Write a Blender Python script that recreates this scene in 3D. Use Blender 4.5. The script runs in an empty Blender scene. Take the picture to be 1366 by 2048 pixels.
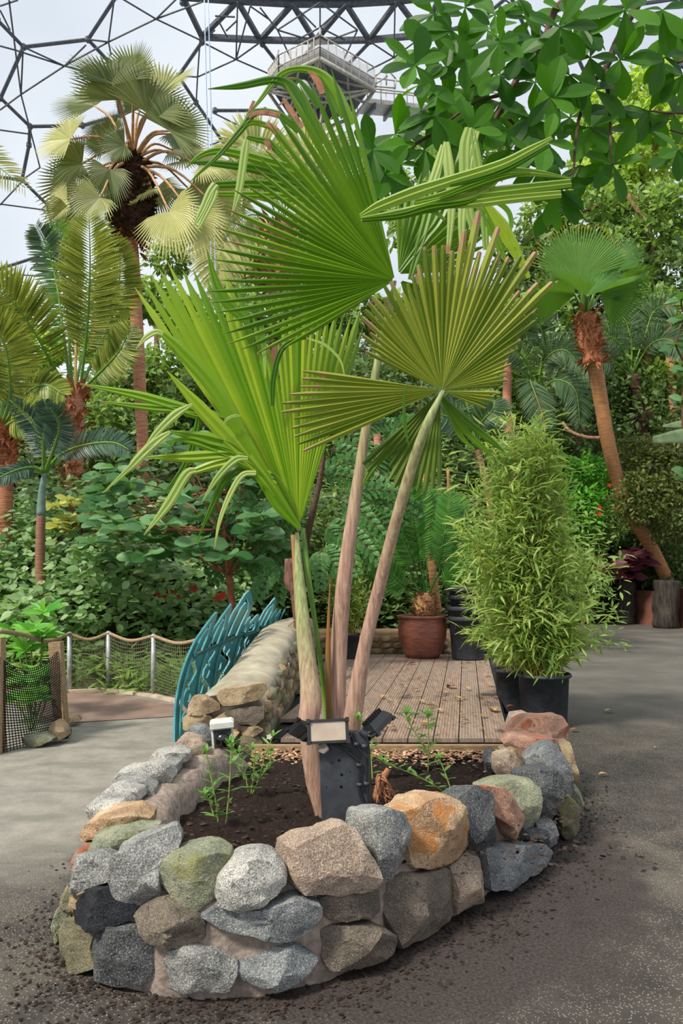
import bpy, math, random
import numpy as np
from mathutils import Vector, noise

# ------------------------------------------------------------------ camera, light, exposure
SC = bpy.context.scene
F = 1500.0                       # focal length in pixels of the 1366x2048 frame
EYE = 1.4
PITCH = math.atan(116.0 / F)
cam = bpy.data.cameras.new('camera')
cam_ob = bpy.data.objects.new('camera', cam)
SC.collection.objects.link(cam_ob)
cam.sensor_fit = 'VERTICAL'
cam.sensor_height = 36.0
cam.lens = 36.0 * F / 2048.0
cam.clip_end = 400
cam_ob.location = (0, 0, EYE)
cam_ob.rotation_euler = (math.pi / 2 + PITCH, 0, 0)
SC.camera = cam_ob

SC.view_settings.view_transform = 'Standard'
SC.view_settings.look = 'None'
SC.view_settings.gamma = 1.0
SC.view_settings.use_curve_mapping = False
SC.view_settings.exposure = 0.3
SC.cycles.use_denoising = True
SC.cycles.max_bounces = 7
SC.cycles.transparent_max_bounces = 10
SC.cycles.sample_clamp_indirect = 4

world = bpy.data.worlds.new('sky')
SC.world = world
world.use_nodes = True
wn = world.node_tree
wn.nodes.clear()
w_out = wn.nodes.new('ShaderNodeOutputWorld')
w_bg = wn.nodes.new('ShaderNodeBackground')
w_tc = wn.nodes.new('ShaderNodeTexCoord')
w_no = wn.nodes.new('ShaderNodeTexNoise')
w_no.inputs['Scale'].default_value = 2.4
w_no.inputs['Detail'].default_value = 3
w_cr = wn.nodes.new('ShaderNodeValToRGB')
w_cr.color_ramp.elements[0].position = 0.35
w_cr.color_ramp.elements[0].color = (0.60, 0.67, 0.76, 1)
w_cr.color_ramp.elements[1].position = 0.62
w_cr.color_ramp.elements[1].color = (0.90, 0.93, 0.97, 1)
wn.links.new(w_tc.outputs['Generated'], w_no.inputs['Vector'])
wn.links.new(w_no.outputs['Fac'], w_cr.inputs['Fac'])
w_sx = wn.nodes.new('ShaderNodeSeparateXYZ')
wn.links.new(w_tc.outputs['Generated'], w_sx.inputs[0])
w_el = wn.nodes.new('ShaderNodeValToRGB')          # overcast sky: pale horizon, blue-grey band of cloud, bright towards the zenith
w_el.color_ramp.elements[0].position = 0.15
w_el.color_ramp.elements[0].color = (.93, .93, .93, 1)
w_el.color_ramp.elements[1].position = 0.95
w_el.color_ramp.elements[1].color = (1.55, 1.5, 1.42, 1)
w_e2 = w_el.color_ramp.elements.new(0.5)
w_e2.color = (.74, .76, .79, 1)
w_e3 = w_el.color_ramp.elements.new(0.68)
w_e3.color = (.8, .82, .84, 1)
wn.links.new(w_sx.outputs[2], w_el.inputs['Fac'])
w_mx = wn.nodes.new('ShaderNodeMix'); w_mx.data_type = 'RGBA'; w_mx.blend_type = 'MULTIPLY'; w_mx.inputs[0].default_value = 1
wn.links.new(w_cr.outputs['Color'], w_mx.inputs[6]); wn.links.new(w_el.outputs['Color'], w_mx.inputs[7])
wn.links.new(w_mx.outputs[2], w_bg.inputs['Color'])
w_bg.inputs['Strength'].default_value = 1.0
wn.links.new(w_bg.outputs['Background'], w_out.inputs['Surface'])

sun = bpy.data.lights.new('sun', 'SUN')
sun.energy = 3.8
sun.angle = math.radians(9)
sun.color = (1.0, 0.93, 0.8)
sun_ob = bpy.data.objects.new('sun', sun)
SC.collection.objects.link(sun_ob)
sun_ob.rotation_euler = (math.radians(42), 0, math.radians(-48))   # light comes from behind the camera, high on the left

# ------------------------------------------------------------------ helpers
rng = np.random.default_rng(7)
random.seed(7)
CP, SP = math.cos(PITCH), math.sin(PITCH)


def P(px, py, Y):
    """the point of the place seen at a pixel of the 1366x2048 frame, Y metres in front of the camera"""
    u = (px - 683.0) / F
    v = (1024.0 - py) / F
    y = CP - SP * v
    z = SP + CP * v
    k = Y / y
    return np.array([u * k, Y, EYE + z * k])


def PG(px, py, z=0.0):
    u = (px - 683.0) / F
    v = (1024.0 - py) / F
    y = CP - SP * v
    dz = SP + CP * v
    k = (z - EYE) / dz
    return np.array([u * k, y * k, z])


def PL(pts, Y=None):
    return np.array([P(p[0], p[1], p[2] if len(p) > 2 else Y) for p in pts])


def unit(v):
    v = np.asarray(v, float)
    return v / (np.linalg.norm(v, axis=-1, keepdims=True) + 1e-9)


def resample(pts, n):
    """smooth Catmull-Rom curve through pts, n points"""
    p = np.asarray(pts, float)
    if len(p) < 3:
        t = np.linspace(0, 1, n)[:, None]
        return p[0] * (1 - t) + p[-1] * t
    q = np.vstack([2 * p[0] - p[1], p, 2 * p[-1] - p[-2]])
    out = []
    m = len(p) - 1
    for s in np.linspace(0, m, n):
        i = min(int(s), m - 1)
        t = s - i
        a, b, c, d = q[i], q[i + 1], q[i + 2], q[i + 3]
        out.append(0.5 * (2 * b + (c - a) * t + (2 * a - 5 * b + 4 * c - d) * t * t + (3 * b - a - 3 * c + d) * t ** 3))
    return np.array(out)


class MB:
    def __init__(s):
        s.v, s.f, s.tip, s.rnd, s.n = [], [], [], [], 0

    def add(s, v, f, tip=None, rnd=None):
        v = np.asarray(v, float)
        k = len(v)
        s.v.append(v)
        s.f.append([tuple(int(i) + s.n for i in q) for q in f])
        s.tip.append(np.zeros(k) if tip is None else np.broadcast_to(np.asarray(tip, float), (k,)).copy())
        s.rnd.append(np.full(k, random.random()) if rnd is None else np.broadcast_to(np.asarray(rnd, float), (k,)).copy())
        s.n += k
        return s

    def box(s, c, d, ax=None, rnd=None):
        """box centred at c with full sizes d, optional 3x3 axes rows"""
        ax = np.eye(3) if ax is None else np.asarray(ax)
        c = np.asarray(c, float)
        vs = [c + ax[0] * d[0] * .5 * i + ax[1] * d[1] * .5 * j + ax[2] * d[2] * .5 * k
              for k in (-1, 1) for j in (-1, 1) for i in (-1, 1)]
        s.add(vs, [(0, 2, 3, 1), (4, 5, 7, 6), (0, 1, 5, 4), (2, 6, 7, 3), (0, 4, 6, 2), (1, 3, 7, 5)], rnd=rnd)
        return s

    def bar(s, a, b, w, h=None, up=(0, 0, 1)):
        a, b = np.asarray(a, float), np.asarray(b, float)
        t = unit(b - a)
        u = np.cross(t, up)
        if np.linalg.norm(u) < 1e-3:
            u = np.cross(t, (0, 1, 0))
        u = unit(u)
        n = np.cross(u, t)
        return s.box((a + b) / 2, (np.linalg.norm(b - a), w, h or w), [t, u, n])

    def tube(s, pts, r, n=8, cap=True, noise_amp=0.0, seed=0, flat=1.0):
        p = np.asarray(pts, float)
        m = len(p)
        r = np.broadcast_to(np.asarray(r, float), (m,)) if np.ndim(r) == 0 else np.interp(np.linspace(0, 1, m), np.linspace(0, 1, len(r)), r)
        T = unit(np.gradient(p, axis=0))
        ref = np.array([0, 1.0, 0]) if abs(T[0][1]) < .8 else np.array([1.0, 0, 0])
        vs = []
        for i in range(m):
            u = unit(ref - T[i] * np.dot(ref, T[i]))
            w = np.cross(T[i], u)
            ref = u
            for k in range(n):
                a = 2 * math.pi * k / n
                rr = r[i]
                if noise_amp:
                    rr *= 1 + noise_amp * noise.noise(Vector((math.cos(a) * 1.3 + seed, math.sin(a) * 1.3, i * .45)))
                vs.append(p[i] + (u * math.cos(a) * flat + w * math.sin(a)) * rr)
        fs = []
        for i in range(m - 1):
            for k in range(n):
                a, b = i * n + k, i * n + (k + 1) % n
                fs.append((a, b, b + n, a + n))
        if cap:
            fs.append(tuple(range(n))[::-1])
            fs.append(tuple(range((m - 1) * n, m * n)))
        tip = np.repeat(np.linspace(0, 1, m), n)
        return s.add(vs, fs, tip=tip)

    def lathe(s, c, prof, n=32, rnd=None):
        """prof: list of (radius, z)"""
        vs = [(c[0] + r * math.cos(2 * math.pi * k / n), c[1] + r * math.sin(2 * math.pi * k / n), c[2] + z) for r, z in prof for k in range(n)]
        fs = []
        for i in range(len(prof) - 1):
            for k in range(n):
                a, b = i * n + k, i * n + (k + 1) % n
                fs.append((a, b, b + n, a + n))
        fs.append(tuple(range(n))[::-1])
        fs.append(tuple(range((len(prof) - 1) * n, len(prof) * n)))
        return s.add(vs, fs, rnd=rnd)

    def strip(s, pts, w, fold=0.25, face=(0, -1, 0), n=None, rnd=None, tip0=0.0, tip1=1.0):
        """a folded leaf strip along pts, w = list of full widths"""
        p = resample(pts, n or max(6, len(pts) * 4))
        m = len(p)
        ww = np.interp(np.linspace(0, 1, m), np.linspace(0, 1, len(w)), w)
        T = unit(np.gradient(p, axis=0))
        face = np.asarray(face, float)
        vs = []
        for i in range(m):
            side = unit(np.cross(T[i], face))
            nn = np.cross(side, T[i])
            for o_, h_ in ((-.5, 0), (-.27, fold * .75), (-.05, fold * .1), (.2, fold * .8), (.5, 0)):
                vs.append(p[i] + side * ww[i] * o_ + nn * ww[i] * h_)
        fs = []
        for i in range(m - 1):
            a = i * 5
            for k in range(4):
                fs.append((a + k, a + k + 1, a + k + 6, a + k + 5))
        return s.add(vs, fs, tip=np.repeat(np.linspace(tip0, tip1, m), 5), rnd=rnd)

    def scatter(s, tpl, pos, dirs, ups, scale, wide=1.0, rnd=None):
        """copies of a leaf template into ONE mesh"""
        tv, tf, tt = tpl
        pos = np.asarray(pos, float)
        N = len(pos)
        if N == 0:
            return s
        d = unit(dirs)
        u = unit(np.cross(d, ups))
        nn = np.cross(u, d)
        sc = np.broadcast_to(np.asarray(scale, float), (N,))[:, None, None]
        V = pos[:, None, :] + sc * (tv[None, :, 0:1] * wide * u[:, None, :] + tv[None, :, 1:2] * d[:, None, :] + tv[None, :, 2:3] * nn[:, None, :])
        k = len(tv)
        r = rng.random(N) if rnd is None else np.broadcast_to(rnd, (N,))
        V = V.reshape(-1, 3)
        off = (np.arange(N) * k)
        for q in tf:
            idx = off[:, None] + np.array(q)[None, :] + s.n
            s.f.append([tuple(x) for x in idx.tolist()])
        s.v.append(V)
        s.tip.append(np.tile(tt, N))
        s.rnd.append(np.repeat(r, k))
        s.n += N * k
        return s

    def build(s, name, mat, parent=None, base=None, smooth=True, crisp=None):
        V = np.vstack(s.v)
        faces = [q for g in s.f for q in g]
        o_root = parent
        while o_root is not None and o_root.parent is not None:
            o_root = o_root.parent
        if parent is not None:
            V = V - np.array(o_root.location)
        else:
            if base is None:
                base = np.array([(V[:, 0].min() + V[:, 0].max()) / 2, (V[:, 1].min() + V[:, 1].max()) / 2, V[:, 2].min()])
            V = V - np.asarray(base)
        me = bpy.data.meshes.new(name)
        me.from_pydata(V.tolist(), [], faces)
        a = me.attributes.new('tip', 'FLOAT', 'POINT')
        a.data.foreach_set('value', np.concatenate(s.tip).astype(np.float32))
        a = me.attributes.new('rnd', 'FLOAT', 'POINT')
        a.data.foreach_set('value', np.concatenate(s.rnd).astype(np.float32))
        if smooth:
            me.polygons.foreach_set('use_smooth', np.ones(len(me.polygons), bool))
        if crisp is None and mat.name.startswith('leaf_'):
            crisp = 16
        if crisp:
            me.set_sharp_from_angle(angle=math.radians(crisp))
        me.materials.append(mat)
        me.update()
        o = bpy.data.objects.new(name, me)
        SC.collection.objects.link(o)
        if parent is not None:
            o.parent = parent
        else:
            o.location = base
        return o


def thing(name, label, cat, loc, group=None):
    o = bpy.data.objects.new(name, None)
    o.empty_display_size = .1
    SC.collection.objects.link(o)
    o.location = tuple(float(x) for x in loc)
    return tag(o, label, cat, group, kind='thing')


def tag(o, label=None, cat=None, group=None, kind=None):
    if label: o['label'] = label
    if cat: o['category'] = cat
    if group: o['group'] = group
    if kind: o['kind'] = kind
    return o


def struct(o, label=None, cat=None):
    return tag(o, label, cat, kind='structure')


# ------------------------------------------------------------------ materials
MATS = {}


def nmat(name):
    m = bpy.data.materials.new(name)
    m.use_nodes = True
    nt = m.node_tree
    nt.nodes.clear()
    out = nt.nodes.new('ShaderNodeOutputMaterial')
    return m, nt, out


def nd(nt, typ, **kw):
    n = nt.nodes.new(typ)
    for k, v in kw.items():
        if k in n.inputs:
            n.inputs[k].default_value = v
        else:
            setattr(n, k, v)
    return n


def ramp(nt, fac, stops):
    r = nt.nodes.new('ShaderNodeValToRGB')
    el = r.color_ramp.elements
    while len(el) < len(stops):
        el.new(0.5)
    for e, (p, c) in zip(el, stops):
        e.position = p
        e.color = (*c, 1) if len(c) == 3 else c
    nt.links.new(fac, r.inputs['Fac'])
    return r.outputs['Color']


def mixc(nt, fac, a, b):
    m = nt.nodes.new('ShaderNodeMix')
    m.data_type = 'RGBA'
    for sock, v in ((m.inputs[0], fac), (m.inputs[6], a), (m.inputs[7], b)):
        if isinstance(v, (int, float)):
            sock.default_value = v
        elif isinstance(v, tuple):
            sock.default_value = (*v, 1) if len(v) == 3 else v
        else:
            nt.links.new(v, sock)
    return m.outputs[2]


def math_(nt, op, a, b=0.0, c=None, clamp=False):
    m = nt.nodes.new('ShaderNodeMath')
    m.operation = op
    m.use_clamp = clamp
    for i, v in enumerate((a, b, c)):
        if v is None:
            continue
        if isinstance(v, (int, float)):
            m.inputs[i].default_value = v
        else:
            nt.links.new(v, m.inputs[i])
    return m.outputs[0]


def smooth_(nt, x, a, b):
    m = nt.nodes.new('ShaderNodeMapRange')
    m.interpolation_type = 'SMOOTHSTEP'
    nt.links.new(x, m.inputs[0])
    m.inputs[1].default_value = a
    m.inputs[2].default_value = b
    return m.outputs[0]


def tex(nt, scale, detail=4, rough=.55, kind='noise', vec=None, stretch=None):
    tc = nt.nodes.new('ShaderNodeTexCoord').outputs['Object'] if vec is None else vec
    if stretch:
        mp = nt.nodes.new('ShaderNodeMapping')
        mp.inputs['Scale'].default_value = stretch
        nt.links.new(tc, mp.inputs['Vector'])
        tc = mp.outputs['Vector']
    if kind == 'noise':
        n = nd(nt, 'ShaderNodeTexNoise')
        n.inputs['Scale'].default_value = scale
        n.inputs['Detail'].default_value = detail
        n.inputs['Roughness'].default_value = rough
        nt.links.new(tc, n.inputs['Vector'])
        return n.outputs['Fac']
    n = nd(nt, 'ShaderNodeTexVoronoi')
    n.inputs['Scale'].default_value = scale
    nt.links.new(tc, n.inputs['Vector'])
    return n.outputs['Distance'] if kind == 'vor' else n.outputs['Color']


def bump(nt, h, strength=.4, dist=.02):
    b = nt.nodes.new('ShaderNodeBump')
    b.inputs['Strength'].default_value = strength
    b.inputs['Distance'].default_value = dist
    nt.links.new(h, b.inputs['Height'])
    return b.outputs['Normal']


def surf(nt, out, col, rough=.7, normal=None, metal=0.0, spec=.4):
    b = nt.nodes.new('ShaderNodeBsdfPrincipled')
    for k, v in (('Base Color', col), ('Roughness', rough), ('Metallic', metal)):
        if isinstance(v, (int, float)):
            b.inputs[k].default_value = v
        elif isinstance(v, tuple):
            b.inputs[k].default_value = (*v, 1)
        else:
            nt.links.new(v, b.inputs[k])
    b.inputs['Specular IOR Level'].default_value = spec
    if normal is not None:
        nt.links.new(normal, b.inputs['Normal'])
    nt.links.new(b.outputs[0], out.inputs['Surface'])
    return b


def S(r, g, b):
    """sRGB 0-255 to linear"""
    f = lambda c: (c / 255) / 12.92 if c <= 10 else ((c / 255 + .055) / 1.055) ** 2.4
    return (f(r), f(g), f(b))


def plain(name, c1, c2=None, scale=12, rough=.6, bmp=.25, metal=0.0, stretch=None, spec=.35):
    if name in MATS:
        return MATS[name]
    m, nt, out = nmat(name)
    c2 = c2 or tuple(x * .72 for x in c1)
    n = tex(nt, scale, 6, .6, stretch=stretch)
    col = ramp(nt, n, [(.32, c2), (.68, c1)])
    surf(nt, out, col, rough, bump(nt, n, bmp, .01), metal, spec)
    MATS[name] = m
    return m


def leafmat(name, dark, light, tipc=None, tip_at=.9, tip_soft=.08, trans=.35, rough=.42, vein=None, under=None, spec=.35, tip_amp=.25):
    m, nt, out = nmat(name)
    at = nd(nt, 'ShaderNodeAttribute', attribute_name='rnd').outputs['Fac']
    tp = nd(nt, 'ShaderNodeAttribute', attribute_name='tip').outputs['Fac']
    col = ramp(nt, at, [(0.0, dark), (1.0, light)])
    nz = tex(nt, 9, 3)
    col = mixc(nt, math_(nt, 'MULTIPLY', nz, .35), col, tuple(c * .55 for c in dark))
    if tipc is not None:
        t = math_(nt, 'ADD', tp, math_(nt, 'MULTIPLY', math_(nt, 'SUBTRACT', tex(nt, 22, 2), .5), tip_amp))
        t = math_(nt, 'ADD', t, math_(nt, 'MULTIPLY', math_(nt, 'SUBTRACT', at, .5), .14))
        col = mixc(nt, smooth_(nt, t, tip_at - tip_soft, tip_at + tip_soft), col, tipc)
    if under is not None:
        g = nt.nodes.new('ShaderNodeNewGeometry')
        col = mixc(nt, math_(nt, 'MULTIPLY', g.outputs['Backfacing'], 1.0), col, under)
    b = surf(nt, out, col, rough, spec=spec)
    tr = nt.nodes.new('ShaderNodeBsdfTranslucent')
    tcol = mixc(nt, .45, col, tuple(min(1, c * k) for c, k in zip(light, (1.5, 1.5, .5))))
    nt.links.new(tcol, tr.inputs['Color'])
    mx = nt.nodes.new('ShaderNodeMixShader')
    mx.inputs[0].default_value = trans
    nt.links.new(b.outputs[0], mx.inputs[1])
    nt.links.new(tr.outputs[0], mx.inputs[2])
    nt.links.new(mx.outputs[0], out.inputs['Surface'])
    MATS[name] = m
    return m


def stone_mat(name, base, dark, light, speck=.5, rust=None, scale=1.0, moss=None):
    m, nt, out = nmat(name)
    oi = nt.nodes.new('ShaderNodeTexCoord').outputs['Object']
    big = tex(nt, 7 * scale, 5, .6, vec=oi)
    fine = tex(nt, 190 * scale, 2, .6, vec=oi)
    mid = tex(nt, 32 * scale, 5, .75, vec=oi)
    col = ramp(nt, big, [(.3, dark), (.55, base), (.75, light)])
    col = mixc(nt, math_(nt, 'MULTIPLY', smooth_(nt, fine, .52, .66), speck * .8), col, tuple(min(1, c * 1.35 + .05) for c in light))
    col = mixc(nt, math_(nt, 'MULTIPLY', smooth_(nt, fine, .48, .34), speck * .8), col, tuple(c * .4 for c in dark))
    col = mixc(nt, smooth_(nt, mid, .56, .7), col, tuple(c * .6 for c in dark))
    if rust:
        r = tex(nt, 9 * scale, 4, .6, vec=oi)
        col = mixc(nt, math_(nt, 'MULTIPLY', smooth_(nt, r, .5, .62), .8), col, rust)
    if moss:
        r = tex(nt, 6 * scale, 5, .7, vec=oi)
        col = mixc(nt, math_(nt, 'MULTIPLY', smooth_(nt, r, .52, .66), .7), col, moss)
    h = math_(nt, 'ADD', math_(nt, 'MULTIPLY', mid, 1.0), math_(nt, 'MULTIPLY', fine, .35))
    surf(nt, out, col, .85, bump(nt, math_(nt, 'ADD', h, math_(nt, 'MULTIPLY', big, 1.5)), .9, .014), spec=.25)
    MATS[name] = m
    return m


def tpl(widths, fold=.15, droop=.15, tip_pt=True):
    """leaf template along +y of length 1; widths = half widths at equal stations"""
    n = len(widths)
    v, t = [], []
    for i, w in enumerate(widths):
        y = i / (n - 1)
        z = -droop * y * y
        v += [(-w, y, z + fold * w), (0, y, z), (w, y, z + fold * w)]
        t += [y] * 3
    f = []
    for i in range(n - 1):
        a = i * 3
        f += [(a, a + 1, a + 4, a + 3), (a + 1, a + 2, a + 5, a + 4)]
    return np.array(v), f, np.array(t)


T_LANCE = tpl([.01, .085, .075, .006], .3, .15)
T_OVAL = tpl([.02, .2, .26, .16, .01], .2, .12)
T_SMALL = tpl([.02, .26, .01], .2, .08)
T_OBOV = tpl([.02, .08, .16, .23, .21, .06], .22, .16)
T_ROUND = tpl([.03, .38, .46, .34, .02], .12, .12)
T_THIN = tpl([.03, .05, .01], .2, .12)
# ------------------------------------------------------------------ material set
M_STEEL = plain('steel_dark', S(88, 92, 98), S(60, 62, 68), 6, .5, .1)
M_STEEL_L = plain('steel_light', S(190, 184, 172), S(150, 146, 138), 6, .5, .1)
M_BLACK = plain('black_plastic', S(62, 66, 72), S(42, 45, 50), 14, .55, .3)
M_BLACK2 = plain('black_rubber', S(40, 41, 44), S(26, 27, 29), 20, .5, .2)
M_TERRA = plain('terracotta', S(144, 90, 74), S(106, 64, 54), 8, .4, .2, stretch=(1, 1, 5))
M_TEAL = plain('teal_paint', S(86, 164, 170), S(48, 122, 132), 5, .35, .1, spec=.5)
M_ROPE = plain('rope', S(178, 150, 122), S(120, 98, 78), 60, .9, .5)
M_NET = plain('net_grey', S(120, 122, 96), S(84, 88, 66), 40, .9, .2)
M_NETB = plain('net_black', S(26, 28, 30), S(14, 15, 16), 40, .8, .2)
M_POLE = plain('galvanised', S(178, 180, 182), S(140, 142, 145), 20, .4, .1, metal=.2)
M_WOOD = plain('weathered_timber', S(132, 96, 82), S(74, 48, 40), 16, .8, .6, stretch=(4, 4, .6))
M_BOARD = plain('pale_timber', S(168, 142, 108), S(120, 98, 72), 14, .8, .5, stretch=(1, 4, 4))
M_MORTAR = plain('mortar', S(164, 148, 136), S(112, 100, 92), 26, .95, 1.0)
M_COPING = plain('coping_render', S(176, 168, 150), S(134, 126, 106), 5, .85, .6)
M_WHITE = plain('white_box', S(214, 214, 206), S(190, 190, 182), 20, .4, .1)
M_BARK = plain('tree_bark', S(150, 118, 90), S(92, 68, 50), 18, .9, .8)
M_BRANCH = plain('branch_bark', S(104, 78, 62), S(60, 44, 36), 30, .8, .6)
M_REDWALL = plain('redbrown_wall', S(140, 92, 78), S(110, 70, 60), 4, .8, .2)
M_CHARLOG = plain('charred_log', S(76, 68, 60), S(24, 20, 19), 7, .85, .9, stretch=(3, 3, .5))
M_TRUNK_PINK = plain('palm_trunk_pink', S(206, 150, 118), S(140, 88, 66), 9, .85, .8, stretch=(.6, .6, 7))
M_TRUNK_TAN = plain('palm_trunk_tan', S(190, 138, 92), S(128, 88, 58), 7, .85, .6, stretch=(.6, .6, 9))
M_FIBRE = plain('palm_fibre', S(206, 134, 92), S(112, 62, 40), 24, .95, 1.0, stretch=(1, 1, 2))
M_FIBRE_D = plain('palm_fibre_dark', S(104, 72, 54), S(44, 28, 22), 24, .95, 1.0)
M_PETIOLE = plain('petiole_tan', S(186, 158, 140), S(138, 106, 88), 9, .55, .35, stretch=(9, 9, .7))
m, nt, out = nmat('petiole_graded')  # stalk colour runs from pinkish tan at the base to green on top
_t = nd(nt, 'ShaderNodeAttribute', attribute_name='tip').outputs['Fac']
_n = tex(nt, 9, 6, .6, stretch=(9, 9, .7))
_c = mixc(nt, smooth_(nt, math_(nt, 'ADD', _t, math_(nt, 'MULTIPLY', _n, .3)), .55, 1.05), ramp(nt, _n, [(.32, S(142, 108, 90)), (.68, S(194, 160, 140))]), ramp(nt, _n, [(.32, S(104, 120, 66)), (.68, S(160, 170, 112))]))
surf(nt, out, _c, .5, bump(nt, _n, .35, .01), spec=.4)
M_PETIOLE = m
M_PETGREEN = plain('petiole_green', S(112, 150, 58), S(74, 112, 40), 9, .45, .2, stretch=(9, 9, .7))
M_PETWARM = plain('petiole_warm', S(206, 150, 106), S(160, 110, 74), 9, .6, .2)

L_FAN_A = leafmat('leaf_mid_green', S(58, 106, 12), S(122, 162, 36), tipc=S(150, 108, 74), tip_at=1.02, tip_soft=.05, trans=.27, rough=.34)
L_FAN_B = leafmat('leaf_olive', S(80, 108, 18), S(158, 168, 66), tipc=S(170, 128, 104), tip_at=1.0, tip_soft=.05, trans=.22, rough=.4, tip_amp=.7)
L_FAN_C = leafmat('leaf_lime', S(76, 132, 10), S(164, 188, 50), trans=.34, rough=.34)
L_PALE = leafmat('leaf_pale_underside', S(128, 160, 66), S(178, 198, 112), tipc=S(160, 110, 80), tip_at=1.0, trans=.3, rough=.5)
L_FAR_FAN = leafmat('leaf_far_fan', S(40, 70, 14), S(206, 204, 128), trans=.18, rough=.5)
L_FAR_GREEN = leafmat('leaf_far_fan_green', S(40, 100, 30), S(120, 160, 70), tipc=S(224, 190, 60), tip_at=.97, tip_soft=.03, trans=.35, rough=.5, tip_amp=.1)
L_COCO = leafmat('leaf_coconut', S(64, 98, 28), S(186, 192, 86), trans=.35, rough=.42)
L_BLUE = leafmat('leaf_bluegreen', S(56, 92, 58), S(128, 152, 112), trans=.25, rough=.5)
L_BIG = leafmat('leaf_broad_green', S(22, 74, 10), S(88, 148, 26), trans=.5, rough=.45, spec=.3)
L_MIDTREE = leafmat('leaf_midtree', S(36, 88, 40), S(120, 164, 108), trans=.3, rough=.45, spec=.3)
L_BAMBOO = leafmat('leaf_bamboo', S(92, 138, 56), S(190, 208, 122), tipc=S(214, 170, 96), tip_at=1.0, tip_soft=.1, trans=.4, rough=.5)
L_CYCAD = leafmat('leaf_cycad', S(52, 108, 34), S(100, 156, 60), trans=.35, rough=.4)
L_ACACIA = leafmat('leaf_feathery', S(56, 112, 50), S(122, 172, 98), trans=.35, rough=.4)
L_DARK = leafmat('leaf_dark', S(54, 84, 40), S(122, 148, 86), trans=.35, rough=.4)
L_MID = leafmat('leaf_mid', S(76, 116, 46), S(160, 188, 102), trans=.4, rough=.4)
L_SUN = leafmat('leaf_sunny', S(108, 160, 50), S(200, 222, 110), trans=.5, rough=.45)  # sunlight put into the leaf colour as bright yellow-green
L_HAZE = leafmat('leaf_hazy', S(136, 148, 92), S(222, 216, 158), trans=.45, rough=.5)  # haze and sunlight put into the leaf colour as paleness
L_UNDER = leafmat('leaf_undergrowth', S(70, 116, 58), S(168, 196, 140), trans=.35, rough=.4)
L_BRIGHT = leafmat('leaf_bright', S(64, 146, 36), S(140, 200, 84), trans=.4, rough=.4)
L_SEED = leafmat('leaf_seedling', S(72, 140, 54), S(150, 196, 104), trans=.4, rough=.4)
L_PURPLE = leafmat('leaf_purple', S(86, 34, 52), S(150, 84, 104), trans=.25, rough=.45)
L_YELLOWG = leafmat('leaf_yellowgreen', S(120, 140, 50), S(204, 200, 104), trans=.3, rough=.4)
L_DEAD = leafmat('leaf_dead', S(120, 82, 58), S(214, 180, 130), trans=.15, rough=.7)
L_DEADRED = leafmat('leaf_dead_brown', S(96, 58, 42), S(164, 104, 74), trans=.1, rough=.7)

G1 = stone_mat('granite_grey', S(142, 142, 138), S(96, 98, 98), S(180, 178, 172), .7)
G2 = stone_mat('granite_white', S(176, 174, 166), S(126, 126, 124), S(206, 202, 194), .8)
G3 = stone_mat('granite_pink', S(166, 146, 128), S(122, 106, 94), S(196, 178, 160), .6)
G4 = stone_mat('granite_dark', S(84, 86, 88), S(52, 54, 57), S(120, 120, 118), .8)
G5 = stone_mat('granite_orange', S(186, 154, 120), S(140, 110, 84), S(214, 190, 160), .5, rust=S(178, 118, 60))
G6 = stone_mat('stone_green', S(134, 138, 116), S(96, 102, 88), S(170, 168, 140), .5, moss=S(132, 132, 78))
G7 = stone_mat('stone_black', S(44, 46, 52), S(24, 25, 29), S(70, 74, 80), .3)
G8 = stone_mat('stone_brown', S(116, 106, 94), S(84, 76, 68), S(146, 134, 118), .45)
G9 = stone_mat('stone_blue', S(124, 128, 130), S(84, 88, 92), S(168, 166, 160), .6)
G10 = stone_mat('stone_red', S(178, 136, 114), S(124, 96, 84), S(206, 172, 150), .4, rust=S(158, 92, 64))
G11 = stone_mat('stone_sand', S(166, 146, 116), S(122, 104, 80), S(192, 172, 142), .35)
G12 = stone_mat('stone_tan', S(188, 158, 124), S(140, 112, 86), S(214, 190, 158), .4)
G13 = stone_mat('stone_olive', S(122, 116, 92), S(90, 86, 68), S(148, 142, 112), .4, moss=S(112, 114, 60))


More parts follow.
